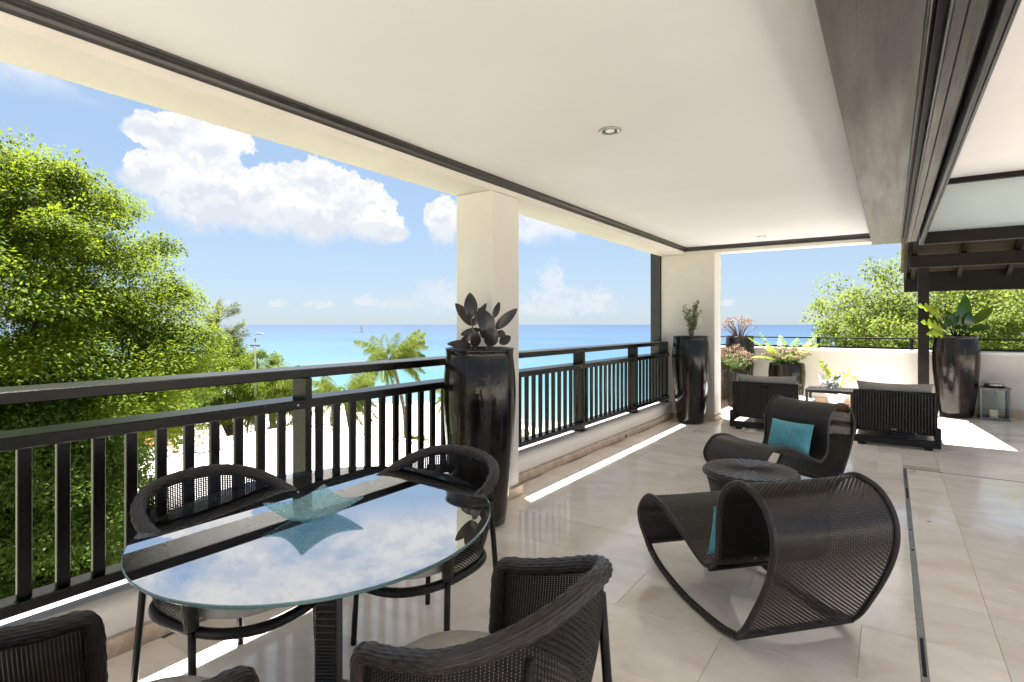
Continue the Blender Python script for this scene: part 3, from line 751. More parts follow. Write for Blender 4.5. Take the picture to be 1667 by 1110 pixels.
k=len(edge); dish.add([tuple(e+[0,0,.7525]) for e in edge]+[tuple(e+[0,0,.7585]) for e in edge],[(i,(i+1)%k,k+(i+1)%k,k+i) for i in range(k)])
tag(obj('glass_dish',dish,'dish',None,True),'square turquoise glass dish with raised corners on the glass table','dish')

# ---- wicker sun loungers on the far terrace
def make_lounger():
    t=thing('sun_lounger','','sun lounger'); W=.855
    bp=MB(); nr=27
    G=[]
    for k in range(nr*4+1):
        y=-W/2+W*k/(nr*4); G.append([( .012*abs(math.sin(k/4*math.pi))**.6, y, 0)])
    def panel(x0,sg,z0,z1):
        V=[]
        for k in range(nr*4+1):
            y=-W/2+.012+(W-.024)*k/(nr*4); b=.016*abs(math.sin(k/4*math.pi))**.6
            for z in np.linspace(z0,z1,24): V.append((x0+sg*(b+.0015*math.sin(z*700+ (k//4%2)*3.1)),y,z))
        return np.array(V).reshape(nr*4+1,24,3)
    # back leans slightly away from the seat (seat is +x)
    P1=panel(0,-1,.19,.665); P2=panel(.075,1,.19,.665)
    for P in(P1,P2): P[...,0]-=(P[...,2]-.19)*.05
    bp.grid(P1); bp.grid(P2,True)
    m=MB(); z0,z1=.185,.67
    for y in(-W/2,W/2-.024): m.add([(x-(z-.19)*.05,yy,z) for z in(z0,z1) for yy in(y,y+.024) for x in(-.006,.081)],[(0,2,3,1),(4,5,7,6),(0,1,5,4),(1,3,7,5),(3,2,6,7),(2,0,4,6)])
    m.box(-.03,.060,-W/2,W/2,.655,.682,.006)
    b=obj('backrest',bp,'wicker',t); obj('backrest_frame',m,'wicker_b',t)
    obj('hand_slot',MB().box(-.044,-.03,-.055,.055,.612,.638,.003),'dmetal',b)
    obj('base_rail',MB().box(-.06,.0,-W/2-.03,W/2+.03,.03,.115,.008),'wicker_b',t); obj('base_rail',MB().box(1.86,1.92,-W/2-.03,W/2+.03,.03,.20,.008),'wicker_b',t)
    for s in(1,-1):
        y0=s*(W/2+.0)-(.03 if s>0 else .03); obj('side_rail',MB().box(.0,1.86,y0,y0+.06,.115,.20,.008),'wicker_b',t)
        obj('side_arm',MB().box(-.05,.05,y0-.002,y0+.062,.115,.265,.008),'wicker_b',t)
        obj('foot',MB().box(-.05,.03,s*(W/2-.09)-.04,s*(W/2-.09)+.04,0,.03),'dmetal',t); obj('foot',MB().box(1.83,1.91,s*(W/2-.09)-.04,s*(W/2-.09)+.04,0,.03),'dmetal',t)
    obj('bracket',MB().tube([(0,-.22,.20),(.18,-.22,.125)],.014,8),'metal',t,True)
    obj('maker_plate',MB().box(-.014,-.011,-.03,.03,.205,.222),'metal',t)
    obj('platform',MB().box(.06,1.86,-W/2+.03,W/2-.03,.16,.199),'wicker_b',t)
    q=pillow(1.74,W+.02,.16,24,5,.02,.003); o=obj('seat_cushion',q,'cush_w',t,True,(.98,0,.285))
    q=pillow(.54,W-.06,.15,22,9,.09,.008); o=obj('back_cushion',q,'cush_g',t,True); o.location=(.135,0,.520); o.rotation_euler=(0,R(80),0)
    return t
L=make_lounger(); L.location=(-.0+.034,8.29,0); L.rotation_euler=(0,0,R(90)); tag(L,'dark wicker sun lounger in front of the timber post, grey pillow over its back',group='wicker sun loungers')
L2=copy_tree(L); L2.location=(-1.465,8.46,0); tag(L2,'dark wicker sun lounger beside the corner column, partly behind the rocker')

# ---- side table, ice bucket, bottle
sd=thing('side_table','small dark slatted side table between the two sun loungers','side table',(-.77,9.85,0))
for k in range(15): obj('slat',MB().box(-.30+k*.0405,-.30+k*.0405+.034,-.245,.245,.488,.508,.003),'wicker_b',sd)
for y_ in(-.262,.247): obj('apron',MB().box(-.315,.315,y_,y_+.015,.462,.51,.003),'wicker_b',sd)
for x_ in(-.32,.307): obj('apron',MB().box(x_,x_+.015,-.2465,.2465,.462,.509,.003),'wicker_b',sd)
for sx in(-1,1):
    for sy in(-1,1): obj('leg',MB().box(sx*.297-.02,sx*.297+.02,sy*.235-.02,sy*.235+.02,0,.4615,.003),'wicker_b',sd)
bk=thing('ice_bucket','clear flared ice bucket full of ice on the slatted side table','ice bucket',(-.77,9.82,.511))
n=48
def flare(a): return 1+.13*math.cos(2*a)
prof=[(.125,.0),(.135,.06),(.155,.14),(.185,.22)]
m=MB(); V=[]
for (r,z) in prof+[(r-.006,z) for r,z in prof[::-1]]:
    for k in range(n):
        a=2*math.pi*k/n; V.append((r*flare(a)*math.cos(a),r*flare(a)*.8*math.sin(a),z+(.045*math.cos(2*a)*(z/.22)**2)))
L_=len(prof)*2; m.add(V,[(i*n+k,i*n+(k+1)%n,(i+1)*n+(k+1)%n,(i+1)*n+k) for i in range(L_-1) for k in range(n)]+[tuple(range(n-1,-1,-1))])
obj('bowl',m,'ice',bk,True)
q=random.Random(3)
for k in range(46):
    a=q.uniform(0,6.28); r=q.uniform(0,.105); z=q.uniform(.02,.10); s=q.uniform(.012,.019)
    o=obj('ice_cube',MB().box(-s,s,-s,s,-s,s,.004),'icecube',bk); o.location=(r*math.cos(a),r*.75*math.sin(a),z); o.rotation_euler=(q.uniform(0,3),q.uniform(0,3),q.uniform(0,3))
bt=thing('champagne_bottle','dark green bottle with silver foil neck tilted in the ice bucket','bottle',(-.77,9.82,.511))
b_=MB().lathe([(.040,0),(.043,.006),(.043,.15),(.040,.175),(.030,.20),(.020,.225),(.016,.245)],28)
Mt=Matrix.Translation((-.04,0,.07))@Matrix.Rotation(R(52),4,'Y')
def tr_(mb): 
    for i,v in enumerate(mb.v): mb.v[i]=np.array([tuple(Mt@Vector(p)) for p in v]); 
    return mb
bb=obj('bottle_body',tr_(b_),'bottle',bt,True); obj('foil_neck',tr_(MB().lathe([(.0215,.222),(.0175,.245),(.0155,.29),(.018,.295),(.018,.318),(.010,.324)],24)),'foil',bt,True)
obj('paper_label',tr_(MB().lathe([(.0434,.05),(.0436,.051),(.0436,.125),(.0434,.126)],28)),'paper',bb,True)

# ---- lantern
lt=thing('lantern','square glass lantern with a metal frame holding a candle by the parapet','lantern',(1.345,11.56,0))
fr=MB(); s=.17; h=.47
for sx in(-1,1):
    for sy in(-1,1): fr.box(sx*s-.011,sx*s+.011,sy*s-.011,sy*s+.011,.035,h,.002)
for z in(.018,h):
    for sg in(-1,1):
        fr.box(-s-.0112,s+.0112,sg*s-.0112,sg*s+.0112,z,z+.024,.002); fr.box(sg*s-.0114,sg*s+.0114,-s+.0115,s-.0115,z+.0003,z+.0237,.002)
obj('frame',fr,'pewter',lt)
obj('base',MB().box(-s-.02,s+.02,-s-.02,s+.02,0,.0175,.003),'pewter',lt); obj('roof',MB().box(-s-.025,s+.025,-s-.025,s+.025,h+.0245,h+.038,.003),'pewter',lt)
for sg in(-1,1): obj('pane',MB().box(-s+.0117,s-.0117,sg*s-.002,sg*s+.002,.043,h-.001),'glass',lt); obj('pane',MB().box(sg*s-.002,sg*s+.002,-s+.0117,s-.0117,.043,h-.001),'glass',lt)
obj('latch',MB().box(-.005,.005,-s-.016,-s-.0115,h-.05,h-.01),'dmetal',lt)
tag(obj('candle',MB().lathe([(.052,.0),(.055,.01),(.055,.13),(.050,.137),(.03,.132),(.004,.131)],28),'candle',None,True,(1.345,11.56,.0182)),'thick cream pillar candle inside the glass lantern','candle')
ab=thing('tin_bowl','flat round metal dish with lid on top of the lantern','dish',(1.35,11.56,h+.0385))
obj('saucer',MB().lathe([(.13,0),(.155,.008),(.15,.014),(.10,.014)],36),'dmetal',ab,True); obj('drum',MB().lathe([(.112,.0145),(.118,.03),(.118,.056),(.112,.060),(.03,.055)],36),'metal',ab,True)

# ================================================================== POTTED PLANTS
def bigleaf(base,tip,width,up=(0,-.6,.8),droop=.12,fold=.18,nl=10,nw=3,lobes=0,seed=0):
    b=np.array(base,float); t=np.array(tip,float); a=t-b; L=np.linalg.norm(a); a/=L
    n=np.array(up,float); n-=a*np.dot(n,a); n/=np.linalg.norm(n)+1e-9; s=np.cross(a,n)
    G=np.zeros((nl*2+1,2*nw+1,3))
    for i in range(nl*2+1):
        f=i/(nl*2); w=width/2*(math.sin(math.pi*f**.85)**.75)+.003
        if lobes: w*=1-.75*(.5+.5*math.cos(2*math.pi*lobes*f))**2*min(1,f*6)*(1 if f<.97 else 0)
        c=b+a*L*f+n*(math.sin(f*math.pi)*droop*L*.5-droop*L*.5*f*f)
        for j in range(2*nw+1):
            q=(j-nw)/nw; G[i,j]=c+s*w*q+n*abs(q)*w*fold+a*(lobes and abs(q)*w*.45 or 0)
    return MB().grid(G)
def twig(pts,r0,r1,n=6):
    P=spline(pts,max(6,len(pts)*4)); return MB().tube(P,np.linspace(r0,r1,len(P)),n)
CAMR=R(34.263)
def planter(name,label,loc,prof,mat,group=None,n=72):
    t=thing(name,label,'planter',loc,0,group)
    top=prof[-1]; full=list(prof)+[(top[0]-.008,top[1]+.006),(top[0]-.028,top[1]+.002),(top[0]-.034,top[1]-.03)]
    obj('vessel',MB().lathe(full,n),mat,t,True)
    obj('soil',MB().lathe([(top[0]-.033,top[1]-.05),(top[0]*.5,top[1]-.035),(.01,top[1]-.03)],32),'soil',t,True); return t
TALL=[(r_*1.07,z_) for r_,z_ in [(.165,0),(.182,.012),(.195,.10),(.215,.30),(.236,.55),(.252,.80),(.258,.97),(.254,1.10),(.246,1.20),(.238,1.27),(.240,1.30),(.246,1.318)]]
planter('tall_planter','tall dark glazed planter with rubber plant in front of the square column',(-2.59,3.365,0),TALL,'pot','tall glazed planters')
planter('tall_planter','tall dark glazed planter with wispy shrub at the corner column',(-2.53,8.575,0),TALL,'pot','tall glazed planters')
planter('tall_planter','tall dark glazed planter with large leaves beside the timber post',(.875,11.55,0),[(r*1.14,z) for r,z in TALL],'pot','tall glazed planters')
planter('tall_planter','tall dark planter with dry pink flowers in the parapet corner',(-2.46,11.58,0),[(r*.98,z*.965) for r,z in TALL],'pot2','tall glazed planters')
planter('round_planter','tapering dark planter of pink flowering succulents beside the corner column',(-2.36,10.75,0),[(.10,0),(.12,.015),(.165,.20),(.205,.42),(.222,.56),(.218,.63),(.214,.655)],'pot2','low glazed planters')
planter('round_planter','broad dark glazed planter with yellow fern against the parapet',(-1.58,11.30,0),[(.20,0),(.22,.015),(.27,.20),(.305,.45),(.312,.62),(.300,.75),(.292,.79)],'pot','low glazed planters')
planter('small_planter','small dark pot of variegated leaves behind the far sun lounger',(-1.93,10.52,0),[(.09,0),(.10,.01),(.13,.2),(.145,.36),(.14,.38)],'pot2')
# rubber plant
rp=thing('rubber_plant','dark burgundy rubber plant growing in the nearest tall planter','plant',(-2.59,3.365,1.29),CAMR)
RL=[((-.058,.0,.20),(-.185,.02,.375),.085),((-.071,.02,.26),(-.075,.03,.455),.10),((-.05,-.02,.20),(.052,-.03,.37),.055),((.08,-.03,.14),(.0,-.06,.335),.13),((.12,.03,.175),(.285,.0,.33),.075),((.103,.06,.26),(.149,.08,.385),.045),((.12,-.05,.14),(.195,-.12,.13),.07),((-.03,-.05,.04),(-.03,-.10,.165),.08),((.06,-.06,.05),(.13,-.10,.17),.10),((-.065,.0,.05),(-.245,-.02,.065),.06),((-.15,.03,.04),(-.065,-.02,.15),.05),((-.15,.06,.13),(.01,.04,.175),.05),((.02,.08,.10),(.06,.14,.28),.09),((.15,.06,.06),(.235,.1,.12),.07)]
for b,t_,wd in RL: obj('leaf',bigleaf(b,t_,wd,(.25,-.9,.35),.10,.12),'leaf_rub',rp,True)
for pts in([(-.03,0,-.03),(-.04,0,.1),(-.06,0,.22),(-.07,.02,.28)],[(.04,0,-.03),(.07,0,.08),(.11,.02,.18),(.105,.05,.26)],[(-.1,.02,-.02),(-.13,.02,.03),(-.14,.03,.06)],[(.05,-.04,-.03),(.06,-.04,.04),(.09,-.04,.14)]): obj('stem',twig(pts,.009,.005),'stalk',rp,True)
# wispy shrub
def wispy(name,label,loc,h,ns,nl,seed,mat,ll=.045,lw=.012,spread=.16,lean=(0,0),cat='plant',stalk='stalk'):
    q=np.random.default_rng(seed); t=thing(name,label,cat,loc); sm=MB(); C=[];A=[];N=[]
    for k in range(ns):
        hh=h*q.uniform(.45,1); a=q.uniform(0,6.28); e=np.array([math.cos(a)*spread*q.uniform(.3,1)+lean[0]*hh,math.sin(a)*spread*q.uniform(.3,1)+lean[1]*hh,hh])
        P=spline([(q.uniform(-.03,.03),q.uniform(-.03,.03),-.02),e*[.25,.25,.4]+q.normal(0,.01,3),e*[.6,.6,.75]+q.normal(0,.012,3),e],16)
        sm.tube(P,np.linspace(.005,.0018,16),5)
        m=int(nl*hh/h); f=q.uniform(.3,1,m); pp=P[(f*15).astype(int)]+q.normal(0,.008,(m,3)); C.append(pp); A.append(q.normal(0,1,(m,3))+[0,0,.5]); N.append(q.normal(0,1,(m,3))+[0,0,.8])
    C=np.concatenate(C);A=np.concatenate(A);N=np.concatenate(N); m=len(C)
    V,F,T=leaves(C,A,N,q.uniform(.6,1.2,m)*ll,q.uniform(.7,1.2,m)*lw,q.uniform(0,1,m))
    obj('stems',sm,stalk,t,True); tag(obj('foliage',fastmesh('foliage',V,F,T,mat),None,t),kind='stuff'); return t
wispy('willow_shrub','wispy olive green shrub growing in the corner column planter',(-2.53,8.575,1.28),.60,11,70,3,'leaf_olive',.055,.017,.22)
# philodendron
pd=thing('philodendron','large leaved green plant growing in the planter beside the timber post','plant',(.875,11.55,1.29),CAMR)
PL=[((.0,.0,.12),(.215,.02,.70),.24,0,'leaf_dark'),((.13,-.04,.15),(.20,-.06,.42),.15,0,'leaf_dark'),((.26,.02,.22),(.62,.0,.49),.14,0,'leaf_mid'),((.18,-.03,.10),(.54,-.05,.19),.12,0,'leaf_dark'),((-.16,-.02,.0),(-.58,-.06,.27),.27,5,'leaf_fern'),((-.16,.04,.26),(-.58,.02,.54),.26,5,'leaf_fern'),((-.2,-.06,.02),(-.56,-.14,.06),.16,4,'leaf_fern'),((-.17,.0,.18),(.02,-.04,.40),.17,0,'leaf_dark'),((-.10,-.08,.12),(-.28,-.14,.33),.15,3,'leaf_mid'),((-.06,-.10,.10),(.20,-.22,-.07),.17,4,'leaf_mid'),((-.1,-.06,.16),(.12,-.20,.12),.16,3,'leaf_dark'),((.05,.08,.16),(-.06,.14,.46),.16,0,'leaf_dark'),((.1,.05,.2),(.34,.12,.36),.15,0,'leaf_dark'),((-.05,.1,.1),(-.36,.18,.36),.2,4,'leaf_mid')]
for i,(b,t_,wd,lb,mt) in enumerate(PL):
    obj('leaf',bigleaf(b,t_,wd,(.15,-.8,.6),.16,.12,14 if lb else 9,3,lb),mt,pd,True)
    obj('stem',twig([(0,0,-.03),tuple(np.array(b)*[.5,.5,.6]),b],.010,.006),'leaf_dark',pd,True)
# succulents with dry pink heads
def succulent(name,label,loc,h,ns,seed,leafy=1.,heads=12,spread=.34,cat='plant'):
    q=np.random.default_rng(seed); t=thing(name,label,cat,loc); sm=MB(); C=[];A=[];N=[]; HC=[];HA=[];HN=[]
    for k in range(ns):
        a=q.uniform(0,6.28); r=spread*math.sqrt(q.uniform(.02,1)); hh=h*(1-.45*(r/spread)**2)*q.uniform(.75,1.05)
        e=np.array([math.cos(a)*r,math.sin(a)*r,hh]); b=e*[.25,.25,0]
        P=spline([b+[0,0,-.03],b*.6+e*[.35,.35,.5],e],12); sm.tube(P,np.linspace(.008,.004,12),5)
        m=int(16*leafy); f=q.uniform(.25,.88,m); pp=P[(f*11).astype(int)]+q.normal(0,.012,(m,3)); C.append(pp); A.append(q.normal(0,1,(m,3))+[0,0,.6]); N.append(q.normal(0,1,(m,3))+[0,0,.8])
        m=34; d=q.normal(0,1,(m,3))*[.028,.028,.013]; HC.append(e+d+[0,0,.012]); HA.append(q.normal(0,1,(m,3))+[0,0,.7]); HN.append(q.normal(0,1,(m,3))+[0,0,1.])
    obj('stems',sm,'stalk',t,True)
    if leafy>0:
        C=np.concatenate(C);A=np.concatenate(A);N=np.concatenate(N); m=len(C); V,F,T=leaves(C,A,N,q.uniform(.04,.075,m),q.uniform(.022,.04,m),q.uniform(0,1,m)); tag(obj('foliage',fastmesh('foliage',V,F,T,'leaf_suc'),None,t),kind='stuff')
    C=np.concatenate(HC);A=np.concatenate(HA);N=np.concatenate(HN); m=len(C); V,F,T=leaves(C,A,N,q.uniform(.012,.028,m),q.uniform(.010,.018,m),q.uniform(0,1,m)); tag(obj('flower_heads',fastmesh('heads',V,F,T,'bract'),None,t),kind='stuff'); return t
succulent('flowering_succulent','bushy succulent with dry pink heads in the tapering planter',(-2.36,10.75,.60),.50,46,11,1.2,spread=.34)
succulent('flowering_succulent','low succulent with dry pink heads round the yellow fern',(-1.58,11.30,.74),.33,52,12,1.4,spread=.42)
succulent('dry_flower_stems','fan of dry pink flower stems in the parapet corner planter',(-2.46,11.58,1.24),.42,34,13,0,spread=.34)
def frondmesh(L,nl,ll,droop,seed,wind=(0,0),lw=.02,hang=.5,rise=.8):
    """frond along +x from origin, curving up then down; returns V,F,T and rachis points"""
    q=np.random.default_rng(seed); s=np.linspace(0,1,nl)
    x=L*(s-.12*droop*s*s); z=L*(rise*.5*s-droop*.62*s*s); y=np.zeros_like(s)+wind[0]*L*s*s
    P=np.stack([x,y,z],1); T_=unit(np.gradient(P,axis=0)); C=[];A=[];N=[];LL=[]
    for sg in(1,-1):
        side=np.cross(T_,[0,0,1]); side=unit(side)*sg
        k=slice(max(1,int(nl*.12)),nl); pr=(np.sin(np.pi*np.clip(s[k]*.9+.12,0,1))**.6)
        a=side[k]*.85+T_[k]*.75+np.array([0,0,-hang])+q.normal(0,.09,(len(pr),3)); a[:,1]+=wind[1]
        C.append(P[k]);A.append(a);N.append(np.cross(a,T_[k])*sg+q.normal(0,.1,a.shape)); LL.append(ll*pr*q.uniform(.85,1.1,len(pr)))
    C=np.concatenate(C);A=np.concatenate(A);N=np.concatenate(N);LL=np.concatenate(LL)
    V,F,T=leaves(C,A,N,LL,np.full(len(LL),lw),q.uniform(0,1,len(LL)),.35); return V,F,T,P
fern=thing('fern','yellow green fern fronds rising from the broad planter','plant',(-1.58,11.30,.76),CAMR)
for k,(a,L_,dr,rs) in enumerate([(178,.72,.75,1.3),(160,.70,.45,2.0),(20,.66,.6,1.9),(350,.6,.55,2.0),(120,.6,.35,2.4),(250,.5,.7,1.7),(200,.5,.5,2.2),(75,.6,.4,2.3),(5,.62,.5,2.4),(45,.6,.45,2.2)]):
    V,F,T,P=frondmesh(L_,34,.13,dr,k,lw=.021,hang=.05,rise=rs); o=obj('frond',fastmesh('frond',V,F,T,'leaf_fern'),None,fern); o.rotation_euler=(0,0,R(a))
vg=thing('variegated_plant','pale variegated leafy plant behind the far sun lounger','plant',(-1.93,10.52,.36))
for k in range(30):
    a=k*2.4; V,F,T,P=frondmesh(random.uniform(.22,.36),10,.07,random.uniform(.5,.9),k,lw=.024,hang=.1,rise=random.uniform(1.2,2.6)); o=obj('frond',fastmesh('frond',V,F,T,'leaf_pale'),None,vg); o.rotation_euler=(0,0,a)
bp_=thing('bowl_planter','small white ceramic bowl planter on the floor by the parapet','planter',(-.79,11.25,0))
obj('bowl',MB().lathe([(.10,.105),(.115,.11),(.145,.20),(.165,.265),(.172,.285),(.160,.285),(.14,.24),(.06,.235)],40,radfn=lambda a,z:1/max(abs(math.cos(a)),abs(math.sin(a)))**.45*.93),'ceramic',bp_,True)
obj('stand',MB().box(-.22,.22,-.14,.14,0,.1045,.008),'terracotta',bp_)
wispy('twiggy_plant','sparse lime leaved twiggy plant in the white bowl planter',(-.79,11.25,.24),.66,9,26,21,'leaf_fern',.085,.045,.36)

# ================================================================== OUTSIDE
# ---- land and sea
def shore_dist(X,Y):
    best=None
    for (a,b) in zip(SHORE[:-1],SHORE[1:]):
        a=np.array(a,float);b=np.array(b,float); d=b-a; L2=(d**2).sum(); t=np.clip(((X-a[0])*d[0]+(Y-a[1])*d[1])/L2,0,1)
        px_,py_=a[0]+t*d[0],a[1]+t*d[1]; r=np.hypot(X-px_,Y-py_); sg=np.sign(d[0]*(Y-a[1])-d[1]*(X-a[0]))  # + = seaward (left of direction)
        s_=r*np.where(sg==0,1,sg)
        if best is None: best=s_;br=r
        else:
            m=r<br; best=np.where(m,s_,best); br=np.minimum(br,r)
    return best
gx=np.concatenate([[-400,-300,-220,-160],np.arange(-130,60,2.5),[80,110,150,220,320,420]]); gy=np.concatenate([[-260,-180,-120,-80,-50],np.arange(-30,140,2.5),[160,200,260,340,460]])
X,Y=np.meshgrid(gx,gy,indexing='ij'); d=shore_dist(X,Y); Z=-10.02+1.9*(1/(1+np.exp((d+7)/5)))-np.clip(d,0,60)*.08+.15*np.sin(X*.3)*np.cos(Y*.23)*(d<-8)
V=np.stack([X,Y,Z],-1).reshape(-1,3); nx,ny=X.shape; I=np.arange(nx*ny).reshape(nx,ny); F=np.stack([I[:-1,:-1],I[1:,:-1],I[1:,1:],I[:-1,1:]],-1).reshape(-1,4)
inl=1/(1+np.exp((d+19)/3.5)); tag(obj('ground',fastmesh('ground',V,F,inl.reshape(-1),'ground','inland'),None),kind='structure')
rr=np.concatenate([np.arange(0,300,8),np.geomspace(300,30000,60)]); aa=np.linspace(R(-115),R(75),160)
Rr,Aa=np.meshgrid(rr,aa,indexing='ij'); X=np.sin(Aa)*Rr-20; Y=np.cos(Aa)*Rr+10; d=shore_dist(X,Y); sh=np.clip(np.where(d>0,np.log1p(np.clip(d,0,None)/14)/np.log1p(2600/14),0),0,1)
V=np.stack([X,Y,np.full_like(X,-10.)],-1).reshape(-1,3); nx,ny=X.shape; I=np.arange(nx*ny).reshape(nx,ny); F=np.stack([I[:-1,:-1],I[:-1,1:],I[1:,1:],I[1:,:-1]],-1).reshape(-1,4)
tag(obj('sea',fastmesh('sea',V,F,sh.reshape(-1),'sea','shore'),None),kind='structure')
# the storeys of the house below the terrace
hb=thing('house_base','cream lower storeys of the house under the terrace','building')
obj('wall',MB().box(-3.0,15.9,-13.9,11.8,-9,-.5),'plaster',hb)

# ---- foliage
def crown_mesh(c,rad,nc,per,ll,lw,seed,clump=.5,shell=.45,mat='leaf_lime',flat=.6,rough=.16,bottom=-1.,up=.8,nrm=.5):
    q=np.random.default_rng(seed); dirs=unit(q.normal(0,1,(nc*3,3))); dirs=dirs[dirs[:,2]>bottom][:nc]; nc=len(dirs)
    ph=q.uniform(0,6.28,8); lob=1+rough*(np.sin(dirs[:,0]*5+ph[0])*np.sin(dirs[:,1]*5+ph[1])+.8*np.sin(dirs[:,2]*7+dirs[:,0]*6+ph[2])+.5*np.sin(dirs[:,1]*13+dirs[:,2]*9+ph[3]))
    r=(shell+(1-shell)*q.uniform(0,1,nc)**.55)*lob
    cen=np.array(c)+dirs*r[:,None]*np.array(rad)
    cr=clump*q.uniform(.55,1.35,nc); k=np.repeat(np.arange(nc),per); m=len(k)
    off=unit(q.normal(0,1,(m,3)))*(q.uniform(0,1,m)**.45)[:,None]*cr[k][:,None]*[1,1,flat]
    off[:,2]-=.35*(off[:,0]**2+off[:,1]**2)/cr[k]
    P=cen[k]+off; A=unit(off*[1,1,.4])+q.normal(0,.6,(m,3))+[0,0,-.15]; N=q.normal(0,nrm,(m,3))+[0,0,up]+unit(off)*.6
    tint=np.clip(q.uniform(0,1,nc)[k]*.75+q.uniform(0,.25,m)+.15*off[:,2]/cr[k],0,1)  # clump tops tinted lighter, clump light and shade put into leaf colour
    V,F,T=leaves(P,A,N,q.uniform(.7,1.25,m)*ll,q.uniform(.7,1.2,m)*lw,tint); return fastmesh('crown',V,F,T,mat),cen
def tree(name,label,base,fork,c,rad,nc,per,ll,lw,seed,mat='leaf_lime',bark='bark_d',tr=.3,nb=26,group='trees beyond the terrace',**kw):
    q=np.random.default_rng(seed+50); t=thing(name,label,'tree',base,0,group); b=np.array(base)
    me,cen=crown_mesh(np.array(c)-b,rad,nc,per,ll,lw,seed,mat=mat,**kw)
    tag(obj('crown',me,None,t),kind='stuff')
    f=np.array(fork)-b; tk=MB(); tk.tube(spline([(0,0,-.6),f*[.3,.3,.4]+[.1,0,0],f*[.8,.8,.8],f],14),np.linspace(tr*1.35,tr*.8,14),12); obj('trunk',tk,bark,t,True)
    mains=[]
    for k in range(6):
        a=k*1.05+q.uniform(-.3,.3); cc_=np.array(c)-b; e=cc_+np.array([math.cos(a)*rad[0]*.45,math.sin(a)*rad[1]*.45,rad[2]*q.uniform(-.15,.35)])
        P=spline([f-[0,0,.1],f*.5+e*.5+q.normal(0,.2,3)+[0,0,-.2],e],14); obj('limb',MB().tube(P,np.linspace(tr*.55,tr*.16,14),8),bark,t,True); mains.append(P)
    for k in range(nb):
        e=cen[q.integers(len(cen))]; P0=min((p[j] for p in mains for j in(5,9,13)),key=lambda x:np.linalg.norm(x-e)); P=spline([P0,P0*.5+e*.5+q.normal(0,.12,3),e],8); obj('branch',MB().tube(P,np.linspace(tr*.2,tr*.05,8),6),bark,t,True)
    return t
tree('leafy_tree','huge lime green tree filling the left side beyond the railing',(-18.6,3.2,-8.2),(-18.3,3.9,-2.6),(-18.55,3.9,1.1),(5.0,4.9,4.8),560,820,.108,.058,1,'leaf_lime','bark_d',.42,60,clump=.95,shell=.5,rough=.05,flat=.45,up=1.5,nrm=.32)
tree('leafy_tree','lower darker tree under the big one, seen through the left balusters',(-14.6,3.7,-8.2),(-14.5,3.8,-4.6),(-14.3,3.9,-2.3),(2.0,2.1,2.2),230,420,.09,.046,8,'leaf_mid','bark_d',.2,20,clump=.55,shell=.35,rough=.12,flat=.55)
tree('round_tree','rounded mid green tree behind the white roof and the palm',(-31.8,17.5,-8.2),(-31.8,17.5,-5),(-31.9,17.7,-2.0),(3.3,3.3,2.3),260,330,.12,.06,2,'leaf_lime','bark_d',.25,14,clump=.55,rough=.12)
tree('round_tree','shaded green tree behind the big tree and beside the round one',(-31,11.6,-8.2),(-31,11.6,-5),(-31,11.8,-3.0),(3.6,3.6,2.2),170,240,.14,.07,3,'leaf_mid','bark_d',.25,10,clump=.6,rough=.12)
tree('almond_tree','broad pale green tree with bare branches beyond the far parapet',(3.6,25.6,-8.2),(3.0,25.2,-1.2),(2.9,25.0,.55),(6.2,4.3,3.5),720,210,.13,.078,4,'leaf_alm','bark',.34,110,clump=.6,shell=.22,rough=.11,flat=.75)
def casuarina(name,label,base,h,seed,n=60,spread=2.0):
    q=np.random.default_rng(seed); t=thing(name,label,'tree',base,0,'trees beyond the terrace'); C=[];A=[];N=[]; sm=MB()
    sm.tube(spline([(0,0,-.5),(.1,0,h*.5),(.3,.1,h*.96)],14),np.linspace(.16,.03,14),8); obj('trunk',sm,'bark',t,True); br=MB()
    for k in range(n):
        z0=h*q.uniform(.45,.93); a=q.uniform(0,6.28); L=spread*(1.15-z0/h)*q.uniform(.6,1.3)+.35
        e=np.array([math.cos(a)*L*.75+L*.35,math.sin(a)*L*.75+.25*L,z0+L*q.uniform(.4,1.0)]); P=spline([(.2*z0/h,0,z0),e*.5+np.array([0,0,z0])*.5+[0,0,.05],e],12); br.tube(P,np.linspace(.025,.006,12),5)
        m=95; f=q.uniform(.35,1,m); C.append(P[(f*11).astype(int)]+q.normal(0,.05,(m,3))); d=unit(P[-1]-P[0]); A.append(d*.8+q.normal(0,.45,(m,3))+[.25,.1,-.25]); N.append(q.normal(0,1,(m,3)))
    obj('branches',br,'bark',t,True); C=np.concatenate(C);A=np.concatenate(A);N=np.concatenate(N);m=len(C); V,F,T=leaves(C,A,N,q.uniform(.25,.5,m),np.full(m,.03),q.uniform(0,1,m),.3)
    tag(obj('crown',fastmesh('needles',V,F,T,'leaf_cas'),None,t),kind='stuff')
casuarina('feathery_tree','feathery grey green tree leaning out beside the big tree',(-34.4,18.0,-8.2),11.2,31,70,3.0)
casuarina('feathery_tree','lower feathery tree half hidden behind the big tree',(-36.5,15.6,-8.2),9.4,32,50,2.4)
